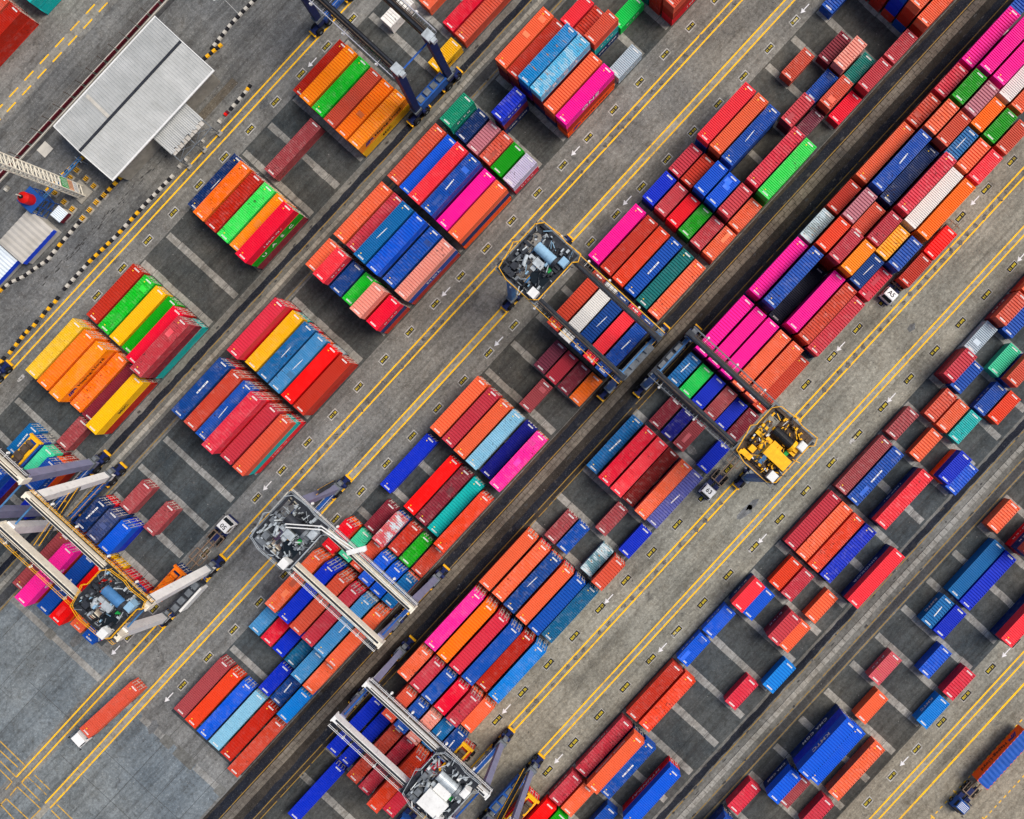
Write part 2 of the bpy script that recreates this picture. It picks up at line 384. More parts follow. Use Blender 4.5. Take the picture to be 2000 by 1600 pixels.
for a, b in (((0,990),(195,1180)),((0,1065),(140,1195)),((0,1145),(130,1275)),((0,1215),(95,1310)),((95,1310),(45,1370)),((165,1310),(310,1455)),((220,1272),(365,1410)),
             ((270,1255),(390,1370)),((165,1310),(225,1265)),((80,1415),(135,1347)),((135,1347),(320,1520)),((320,1520),(240,1600)),((50,1440),(220,1600)),((0,1480),(110,1600)),
             ((50,1440),(0,1490)),((440,1480),(565,1600)),((400,1530),(470,1600))):
    seg(bx, P(*q(*a)), P(*q(*b)), 0.2, 0.02)
for i in range(-2, 22):                                      # dashed lane by the far stacks
    for v, du in ((-1272.5, 0), (-1256.5, 20)):
        u = 180-44.2*i+du; rect(yl, u-12.7, u+12.7, v-1.4, v+1.4, 0.018)
for i in range(40):                                          # parking bay dashes by the trailer lane
    for v, du in ((1006, 0), (1083, 5)):
        u = 120-13.5*i+du; rect(yl, u-3.2, u+3.2, v-1, v+1, 0.018)
for u in (150, -110, -175):
    for v in (1006, 1083): rect(yl, u-1.2, u+1.2, v-5, v+5, 0.02)
struct(yl.build('lane_lines', M['lane_yellow'])); struct(bx.build('box_junction', M['box_yellow'])); struct(fy.build('runway_lines', M['faded_yellow']))
q2 = T4(0, 1200)
cs = MB()
for v0, v1 in ((-615, -510), (-500, -372), (-330, -292), (-262, -205), (-120, -62)): rect(cs, -1086, -1073, v0, v1, 0.009)
struct(cs.build('drain_strip', M['strip']))
cs2 = MB()
for v0, v1, w in ((-512, -494, 9), (-205, -180, 10), (-170, -122, 11), (-62, -42, 10)): rect(cs2, -1080-w, -1080+w, v0, v1, 0.011)
struct(cs2.build('drain_covers', M['runway']))
wp = MB()
for x, y in ((1666,860),(1631,899),(1575,960),(1470,1071),(1625,699),(1320,1237),(1550,41),(42,739),(1120,600)):
    u, v = uv(x, y); rnd = random.Random(x)
    for k in range(7): 
        du, dv = rnd.uniform(-5, 5), rnd.uniform(-2, 2); rect(wp, u+du-5, u+du+5, v+dv-2.2, v+dv+2.2, 0.016+0.001*k)
struct(wp.build('painted_over_patch', M['worn_white']))
# tyre scrub blots between the runway lines and oil stains
bl = MB()
def blot(u, v, ru, rv, z, rnd):
    n = 14; c = W(u, v, z); a0 = rnd.uniform(0, 6.28); pts = []
    for k in range(n):
        t = 2*math.pi*k/n; r = rnd.uniform(0.55, 1.15); pts.append(c+Vector((math.cos(t)*ru*r/S, math.sin(t)*rv*r/S, 0)))
    bl.face(pts)
rnd = random.Random(3)
for v, p0 in ((-355, 47), (285, 46)):
    u = UMIN
    while u < UMAX:
        if v > 0 or u > -1000:
            for k in range(2): blot(u+rnd.uniform(-2, 2), v+rnd.uniform(-3, 3), rnd.uniform(3.5, 6.5), rnd.uniform(3.0, 5.4), 0.0212+0.0004*k, rnd)
        u += p0*rnd.choice((0.5, 0.5, 0.5, 1.0))
struct(bl.build('tyre_smudges', M['smudge'])); bl = MB()
for v in (-647, -640, -12, 32, 45, 628, 634, -668, -610, -20, -36, 8, 20, 40, 612, 660):
    u = UMIN
    while u < UMAX:
        if rnd.random() < 0.5: blot(u, v+rnd.uniform(-2, 2), rnd.uniform(2, 7), rnd.uniform(1, 2.6), 0.0225, rnd)
        u += rnd.uniform(25, 70)
struct(bl.build('oil_stains', M['oil']))

# darker repair patches and joints
rp = MB(); rnd = random.Random(8)
def poly(mb, u, v, ru, rv, z, n=11):
    mb.face([W(u+math.cos(6.283*k/n)*ru*rnd.uniform(0.6, 1.15), v-math.sin(6.283*k/n)*rv*rnd.uniform(0.6, 1.15), z) for k in range(n)])
for x, y, ru, rv in ((1455, 1000, 26, 10), (1470, 985, 18, 6), (800, 560, 10, 5), (1120, 180, 14, 5), (700, 905, 12, 6), (1350, 880, 8, 14), (1200, 1480, 22, 8), (300, 1420, 16, 10), (150, 1250, 20, 9), (520, 200, 18, 7), (1640, 560, 15, 6), (1780, 640, 12, 8)):
    u, v = uv(x, y); poly(rp, u, v, ru, rv, 0.0115)
struct(rp.build('repair_patches', M['old_asphalt']))
jt = MB()
for u, a, b in ((-1176, -470, -60), (-1240, -330, -40), (-1225, -640, -480)): rect(jt, u-0.35, u+0.35, a, b, 0.0105)
for ln in ('B12', 'B11', 'B10', 'B09', 'B08', 'B07'):
    r1, p = LANE[ln][:2]
    for k in (0.5, 2.5, 4.5): rect(jt, UMIN, UMAX, r1+p*k-0.35, r1+p*k+0.35, 0.0106)
struct(jt.build('expansion_joints', M['oil']))
# bay numbers stencilled beside every lane, each a marking of its own
BAY = {'B12': (-884, 203.4, 73.6, 20, True), 'B11': (-387, 640, 73.6, 14, False), 'B10': (-245.5, 638.8, 73.5, 14, True), 'B09': (252.5, 278.4, 74.2, 19, False),
       'B08': (392.5, 720.4, 74.4, 13, True), 'B07': (893.5, 114, 70.8, 21, False)}
def bay_u(ln, n): b = BAY[ln]; return b[1]-b[2]*(n-b[3])
def bay_near(ln, u): b = BAY[ln]; return int(round(b[3]+(b[1]-u)/b[2]))
def inframe(u, v, m=0):
    x = 1200+CT*u+ST*v; y = 785-ST*u+CT*v
    return -m < x < 2000+m and -m < y < 1600+m
EDGE = {'B12': -861, 'B10': -224}
def frame_mesh(L, Wd, t):
    mb = MB()
    for x0, x1, y0, y1 in ((-L,L,-Wd,-Wd+t),(-L,L,Wd-t,Wd),(-L,-L+t,-Wd+t,Wd-t),(L-t,L,-Wd+t,Wd-t)):
        mb.face([(x0,y0,0),(x1,y0,0),(x1,y1,0),(x0,y1,0)])
    return mb.mesh('bay_number', M['frame_white'])
def plate_mesh(L, Wd):
    mb = MB(); mb.face([(-L,-Wd,0.003),(L,-Wd,0.003),(L,Wd,0.003),(-L,Wd,0.003)]); return mb.mesh('plate', M['stencil_black'])
FR = {'wide': frame_mesh(1.06, 0.57, 0.17), 'thin': frame_mesh(1.16, 0.54, 0.085)}
PL = {'wide': plate_mesh(0.82, 0.36), 'thin': plate_mesh(0.52, 0.43)}
for ln, (v, u0, p, n0, flip) in BAY.items():
    for n in range(6, 42):
        u = bay_u(ln, n)
        if not inframe(u, v, 4): continue
        if ln == 'B12' and not 20 <= n <= 30: continue
        if ln in ('B11', 'B10') and n > 36: continue
        wide = ln in ('B12', 'B11', 'B10') or (ln == 'B07' and n >= 24)
        o = obj('bay_number', FR['wide' if wide else 'thin'], None, W(u, v, 0.019), math.pi if flip else 0.0)
        tag(o, 'yellow bay number %s %d on black in a white %s painted on ground' % (ln, n, 'box' if wide else 'outline'), 'ground number', 'painted bay numbers')
        if wide: obj('plate', PL['wide'], o)
        else:
            for sx in (-0.54, 0.54): obj('plate', PL['thin'], o, (sx, 0, 0))
        obj('digits', text_mesh('%s %d' % (ln, n), 0.52 if wide else 0.6, 'stencil_yellow', 1.0, 0.0), o, (0, 0, 0.007))
# white direction arrows, all pointing down the lanes
am = MB(); am.face([(-0.3,-0.09,0),(1.15,-0.09,0),(1.15,0.09,0),(-0.3,0.09,0)]); am.face([(-1.15,0,0),(-0.3,-0.48,0),(-0.3,0.48,0)])
amesh = am.mesh('lane_arrow', M['lane_white'])
for x, y in ((1124,295),(871,570),(522,949),(226,1270),(1572,17),(1225,392),(974,667),(622,1047),(330,1362),(1904,392),(1642,677),(1189,1170),(989,1385),(1995,502),(1741,777),(1489,1052),(1294,1265),(1091,1482),(1965,1275),(1766,1487),(610,122)):
    u, v = uv(x, y); ln = min(BAY, key=lambda k: abs(BAY[k][0]-v)); n = bay_near(ln, u)
    o = obj('lane_arrow', amesh, None, W(u, v, 0.0195)); tag(o, 'white painted direction arrow on the lane beside bay number %s %d' % (ln, n), 'arrow', 'white lane arrows')
# ------------------------------------------------------------------ shipping containers
PAL = {
 'salmon': (rgb(206,92,74),'salmon red'), 'rsalmon': (rgb(192,76,60),'dull salmon red'), 'coral': (rgb(230,112,82),'coral orange'), 'coralred': (rgb(222,80,58),'coral red'),
 'brick': (rgb(184,62,50),'brick red'), 'brickred': (rgb(178,50,40),'dark brick red'), 'rosebrick': (rgb(186,64,76),'rose brick'), 'rose': (rgb(190,72,80),'dusty rose'),
 'rosered': (rgb(204,62,78),'rose red'), 'rosewood': (rgb(158,76,80),'faded rosewood'), 'maroon': (rgb(128,46,58),'maroon'), 'plum': (rgb(116,54,70),'plum'),
 'mauve': (rgb(180,118,128),'pale mauve'), 'palesalmon': (rgb(224,150,136),'pale blotched salmon'), 'rosewhite': (rgb(205,100,108),'whitened rose'), 'red': (rgb(222,44,56),'bright red'),
 'redpink': (rgb(234,70,80),'pinkish red'), 'crimson': (rgb(222,22,66),'crimson'), 'scarlet': (rgb(240,14,18),'scarlet'), 'darkred': (rgb(122,30,30),'dark oxide red'),
 'magenta': (rgb(242,22,156),'magenta'), 'pink': (rgb(246,66,160),'hot pink'), 'orange': (rgb(248,126,22),'orange'), 'lorange': (rgb(250,148,62),'light orange'),
 'doranged': (rgb(250,104,14),'deep orange'), 'amber': (rgb(238,170,60),'amber'), 'yellow': (rgb(242,192,48),'yellow'), 'pyellow': (rgb(240,200,90),'pale yellow'),
 'green': (rgb(26,162,56),'green'), 'lgreen': (rgb(92,222,112),'light green'), 'mgreen': (rgb(40,196,76),'bright green'), 'dgreen': (rgb(20,104,44),'dark green'), 'emerald': (rgb(28,206,106),'emerald green'),
 'teal': (rgb(26,132,124),'teal'), 'tealgreen': (rgb(52,142,112),'grey teal'), 'dteal': (rgb(34,108,108),'deep teal'), 'turq': (rgb(34,178,176),'turquoise'), 'mint': (rgb(96,206,166),'mint green'),
 'blue': (rgb(20,80,166),'blue'), 'royal': (rgb(12,52,188),'royal blue'), 'brightblue': (rgb(16,92,204),'bright blue'), 'royaldark': (rgb(14,22,122),'deep indigo blue'), 'navy': (rgb(16,48,100),'navy blue'),
 'mblue': (rgb(22,68,136),'mid blue'), 'steel': (rgb(38,106,164),'steel blue'), 'steelpale': (rgb(84,146,196),'worn steel blue'), 'tealblue': (rgb(36,98,138),'grey blue'), 'sky': (rgb(24,132,212),'sky blue'),
 'paleblue': (rgb(142,190,214),'pale blue'), 'rustblue': (rgb(34,140,200),'rust flecked blue'), 'rustsky': (rgb(112,190,226),'peeling pale blue'), 'violet': (rgb(92,98,166),'violet blue'), 'purple': (rgb(120,20,120),'purple'),
 'white': (rgb(236,234,230),'white'), 'greyblue': (rgb(178,192,202),'pale grey'), 'lilac': (rgb(206,200,222),'streaky lilac white'), 'grey': (rgb(140,146,150),'grey'), 'greyrust': (rgb(164,178,180),'rust stained grey'),
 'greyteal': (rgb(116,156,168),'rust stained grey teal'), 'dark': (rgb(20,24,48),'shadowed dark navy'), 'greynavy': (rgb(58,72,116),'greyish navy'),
}
PAL = {k: (vivid(c), ph) for k, (c, ph) in PAL.items()}
PEEL = {'rustblue', 'rustsky', 'greyrust', 'greyteal', 'rosewhite'}
TXT = {'HL': ('Hapag-Lloyd', 1.25, 'black_mark', 1.05), 'UASC': ('U A S C', 1.5, 'white_mark', 1.6), 'RCL': ('R C L', 1.7, 'white_mark', 1.7), 'ONE': ('ONE', 1.9, 'white_mark', 1.15),
       'CMA': ('CMA CGM', 1.25, 'white_mark', 1.15), 'KMTC': ('KMTC', 1.55, 'white_mark', 1.05), 'SINOKOR': ('SINOKOR', 1.3, 'white_mark', 1.1), 'HYUNDAI': ('HYUNDAI', 1.4, 'white_mark', 1.2),
       'CHINA': ('CHINA SHIPPING', 0.95, 'white_mark', 1.05), 'MOL': ('MOL', 1.5, 'white_mark', 1.2), 'MSC': ('MSC', 1.2, 'black_mark', 1.0), 'EVER': ('EVERGREEN', 0.85, 'white_mark', 1.1)}
CH = 2.72     # tier height
Ln = {20: 6.06, 40: 12.19}; CW = 2.44
def corr(x0, x1, pitch, depth):
    """trapezoid corrugation profile along x: list of (x, offset)"""
    n = max(2, int(round((x1-x0)/pitch))); p = (x1-x0)/n; out = []
    for i in range(n):
        a = x0+i*p; out += [(a, 0), (a+p*0.5, 0), (a+p*0.62, -depth), (a+p*0.88, -depth)]
    return out+[(x1, 0)]
def roof_mesh(L, pitch, depth):
    mb = MB(); pr = corr(-L/2+0.22, L/2-0.22, pitch, depth); z = CH-0.012; y = CW/2-0.07
    pr = [(-L/2+0.06, 0)]+pr+[(L/2-0.06, 0)]
    for a, b in zip(pr, pr[1:]): mb.face([(a[0],-y,z+a[1]),(b[0],-y,z+b[1]),(b[0],y,z+b[1]),(a[0],y,z+a[1])])
    return mb.mesh('roof', M['paint'])
def side_mesh(L):
    mb = MB(); pr = corr(-L/2+0.16, L/2-0.16, 0.28, 0.036); y = -CW/2+0.012
    for a, b in zip(pr, pr[1:]): mb.face([(a[0],y-a[1],0.16),(b[0],y-b[1],0.16),(b[0],y-b[1],CH-0.09),(a[0],y-a[1],CH-0.09)])
    return mb.mesh('side_panel', M['paint'])
def front_mesh(L):
    mb = MB(); pr = corr(-CW/2+0.16, CW/2-0.16, 0.25, 0.04); x = -L/2+0.012
    for a, b in zip(pr, pr[1:]): mb.face([(x-a[1],b[0],0.16),(x-a[1],a[0],0.16),(x-a[1],a[0],CH-0.1),(x-b[1],b[0],CH-0.1)])
    return mb.mesh('front_panel', M['paint'])
def frame_c(L):
    mb = MB(); w = CW/2; l = L/2
    for sx in (-1, 1):
        for sy in (-1, 1):
            x0, x1 = sorted((sx*l, sx*(l-0.16))); y0, y1 = sorted((sy*w, sy*(w-0.16)))
            mb.box(x0+0.006, x1-0.006, y0+0.006, y1-0.006, 0.115, CH-0.115)
            for z0, z1 in ((0, 0.115), (CH-0.115, CH+0.004)): mb.box(x0, x1+0.01 if sx < 0 else x1, y0, y1, z0, z1, 1)
    for sy in (-1, 1):
        y0, y1 = sorted((sy*(w-0.004), sy*(w-0.075)))
        mb.box(-l+0.17, l-0.17, y0, y1, 0.03, 0.16); mb.box(-l+0.17, l-0.17, y0, y1, CH-0.09, CH-0.004)
    for sx in (-1, 1):
        x0, x1 = sorted((sx*(l-0.004), sx*(l-0.06)))
        mb.box(x0, x1, -w+0.165, w-0.165, 0.03, 0.16); mb.box(x0, x1, -w+0.165, w-0.165, CH-0.1, CH-0.004)
    mb.face([(-l+.1,-w+.1,0.04),(-l+.1,w-.1,0.04),(l-.1,w-.1,0.04),(l-.1,-w+.1,0.04)])
    return mb.mesh('frame', [M['paint'], M['paint']])
def door_mesh(L, s):
    mb = MB(); x = L/2-0.03; y0, y1 = sorted((s*0.012, s*(CW/2-0.165)))
    mb.box(x-0.05, x, y0, y1, 0.17, CH-0.11)
    for z in (0.55, 1.2, 1.85): mb.box(x, x+0.018, y0+0.06, y1-0.06, z-0.14, z+0.14)
    return mb.mesh('door', M['paint'])
def rod_mesh(L, s):
    mb = MB(); x = L/2+0.012
    for f in (0.3, 0.78):
        y = s*(CW/2-0.165)*f; mb.cyl((x, y, 0.1), (x, y, CH-0.05), 0.045, 6)
        for z in (0.3, 1.0, 1.75, 2.4): mb.box(x-0.03, x+0.03, y-0.09, y+0.09, z-0.05, z+0.05)
    a, b = sorted((s*0.15, s*0.75)); mb.box(x-0.012, x+0.036, a, b, 0.98, 1.04); mb.box(x-0.012, x+0.036, a, b, 1.13, 1.19)
    return mb.mesh('lock_rod', M['rod_steel'])
def code_mesh(L, s, yellow):
    mb = MB(); z = CH+0.004
    if yellow:
        xx = s*(L/2-0.95); mb.face([(xx-0.13,0.28,z),(xx+0.13,0.28,z),(xx,0.55,z)]); return mb.mesh('height_mark', M['yellow_mark'])
    mb = MB(); rnd = random.Random(L*s); x = s*(L/2-0.42); y = -0.62; z = CH+0.004
    while y < 0.5:
        w = rnd.choice((0.09, 0.12, 0.06)); mb.face([(x-0.13,y,z),(x+0.13,y,z),(x+0.13,y+w,z),(x-0.13,y+w,z)], 0); y += w+0.045
    return mb.mesh('code_marking', M['white_mark'])
def rno(k):
    mb = MB(); rnd = random.Random(k); x = -1.0-0.2*k; z = CH+0.006; w = (0.2, 0.13, 0.28)[k]
    while x < 1.0+0.2*k:
        l = rnd.choice((0.1, 0.16, 0.22)); mb.face([(x,-w/2,z),(x+l,-w/2,z),(x+l,w/2,z),(x,w/2,z)]); x += l+rnd.choice((0.03, 0.05, 0.12))
    return mb.mesh('roof_number', M['white_mark'])
ROOFNO = [rno(k) for k in range(3)]
def patch_mesh(k):
    mb = MB(); l, w = ((0.7, 0.45), (0.45, 0.6), (1.0, 0.35))[k]; mb.box(-l, l, -w, w, CH-0.01, CH+0.006); return mb.mesh('roof_patch', M['paint'])
PATCH = [patch_mesh(k) for k in range(3)]
CM = {}
for k, L in Ln.items():
    d = {'frame': frame_c(L), 'side': side_mesh(L), 'front': front_mesh(L)}
    d['roof'] = [roof_mesh(L, 0.36, 0.15), roof_mesh(L, 0.5, 0.17)]
    d['door'] = {s: door_mesh(L, s) for s in (-1, 1)}; d['rod'] = {s: rod_mesh(L, s) for s in (-1, 1)}
    d['code'] = {(s, yl): code_mesh(L, s, yl) for s in (-1, 1) for yl in (0, 1)}
    CM[k] = d
def text_for(tx):
    if tx == '~':
        return None
    return text_mesh(*TXT[tx])
def squiggle(L):
    mb = MB(); rnd = random.Random(int(L*10)); x = -L*0.33
    while x < L*0.33:
        w = rnd.uniform(0.12, 0.3); h = rnd.choice((0.5, 0.62, 0.34)); mb.face([(x,-h/2,0),(x+w,-h/2,0),(x+w*0.8,h/2,0),(x+w*0.2,h/2,0)]); x += w+rnd.choice((0.09, 0.09, 0.4))
    return mb.mesh('lettering', M['white_mark'])
SQ = {20: squiggle(4.6), 40: squiggle(6.5)}
lg = MB()
for k in range(3): lg.face([(-0.75+k*0.32,-0.5,0),(-0.5+k*0.32,-0.5,0),(-0.1+k*0.32,0.5,0),(-0.35+k*0.32,0.5,0)]); lg.face([(0.35-k*0.2,0.1*k,0),(0.95,0.25*k-0.3,0),(0.95,0.25*k-0.12,0),(0.3-k*0.2,0.1*k+0.2,0)])
HLOGO = lg.mesh('logo', M['navy_mark'])
def paint_all(o, col):
    o.color = col
    for c in o.children: paint_all(c, col)
def container(size, col, loc, rz=0.0, wear=None, text=None, side=-1, coarse=None, label=None, group=None, doors=False, tarp=False, name='shipping_container'):
    rnd = random.Random(round(loc[0]*31+loc[1]*17+loc[2]*7, 1)); L = Ln[size]; d = CM[size]; c, phrase = PAL[col]
    wear = rnd.choice((0.12, 0.25, 0.4, 0.55, 0.75, 0.95)) if wear is None else wear
    j = 1+rnd.uniform(-0.07, 0.07)
    t = empty(name, loc, label, 'container', group, rz); hi = size == 40 and rnd.random() < 0.6
    parts = [obj('frame', d['frame'], t)]
    coarse = rnd.random() < 0.3 if coarse is None else coarse
    if tarp: obj('tarpaulin', TARP, t)
    else: parts.append(obj('roof', d['roof'][1 if coarse else 0], t))
    parts += [obj('side_panel', d['side'], t), obj('side_panel', d['side'], t, (0,0,0), math.pi), obj('front_panel', d['front'], t)]
    for s in (-1, 1):
        dr = obj('door', d['door'][s], t); parts.append(dr)
        if doors: obj('lock_rod', d['rod'][s], dr)
        if not tarp:
            obj('code_marking', d['code'][(s, 0)], t)
            if hi: obj('height_mark', d['code'][(s, 1)], t)
    for p in parts:
        p.color = (min(1, c[0]*j), min(1, c[1]*j), min(1, c[2]*j), wear)
        if col in PEEL: p.material_slots[0].link = 'OBJECT'; p.material_slots[0].material = M['peel']
    if not tarp:
        if size == 40 and col in ('steel', 'blue', 'mblue', 'navy', 'violet', 'greynavy', 'steelpale') and rnd.random() < 0.75 or size == 20 and col in ('steel', 'navy', 'mblue') and rnd.random() < 0.6:
            obj('roof_number', ROOFNO[rnd.randrange(3)], t, (rnd.uniform(-0.4, 0.4), rnd.uniform(-0.2, 0.2), 0), rnd.choice((0, 0.06, -0.06)))
        if rnd.random() < 0.1:
            for k in range(rnd.choice((1, 1, 2))):
                p = obj('roof_patch', PATCH[rnd.randrange(3)], t, (rnd.uniform(-L*0.38, L*0.38), rnd.uniform(-0.5, 0.5), 0)); f = rnd.choice((0.55, 0.75, 1.25, 1.45)); p.color = (min(1, c[0]*f+0.02), min(1, c[1]*f+0.02), min(1, c[2]*f+0.02), 0.6)
    if text:
        side_text(t, size, text, side)
    return t
def side_text(t, size, text, side, base=(0, 0, 0)):
    y = side*(CW/2+0.006)
    def put(name, me, x, z, sc=1.0):
        o = obj(name, me, t, (base[0]+x, base[1]+y, base[2]+z)); o.rotation_euler = (math.pi/2, 0, 0 if side < 0 else math.pi); o.scale = (sc, sc, sc); return o
    sx = 1 if side < 0 else -1
    if text == '~': put('lettering', SQ[size], 0.0, 1.4)
    elif text == 'HL': put('lettering', text_for(text), sx*1.0, 1.35); put('logo', HLOGO, -sx*3.9, 1.4, 1.2)
    elif size == 20: put('lettering', text_for(text), 0.2, 1.4, 0.72)
    else: put('lettering', text_for(text), 0.0, 1.4)
tp = MB(); n = 14
for i in range(n):
    a = -6.05+12.1*i/n; b = -6.05+12.1*(i+1)/n; m_ = (a+b)/2
    for x0, x1, z0, z1 in ((a, m_, 0.0, 0.09), (m_, b, 0.09, 0.0)):
        tp.face([(x0,-1.2,CH-0.02+z0*0.4),(x1,-1.2,CH-0.02+z1*0.4),(x1,0,CH+0.05+z1),(x0,0,CH+0.05+z0)]); tp.face([(x0,0,CH+0.05+z0),(x1,0,CH+0.05+z1),(x1,1.2,CH-0.02+z1*0.4),(x0,1.2,CH-0.02+z0*0.4)])
TARP = tp.mesh('tarpaulin', M['tarp_blue'])

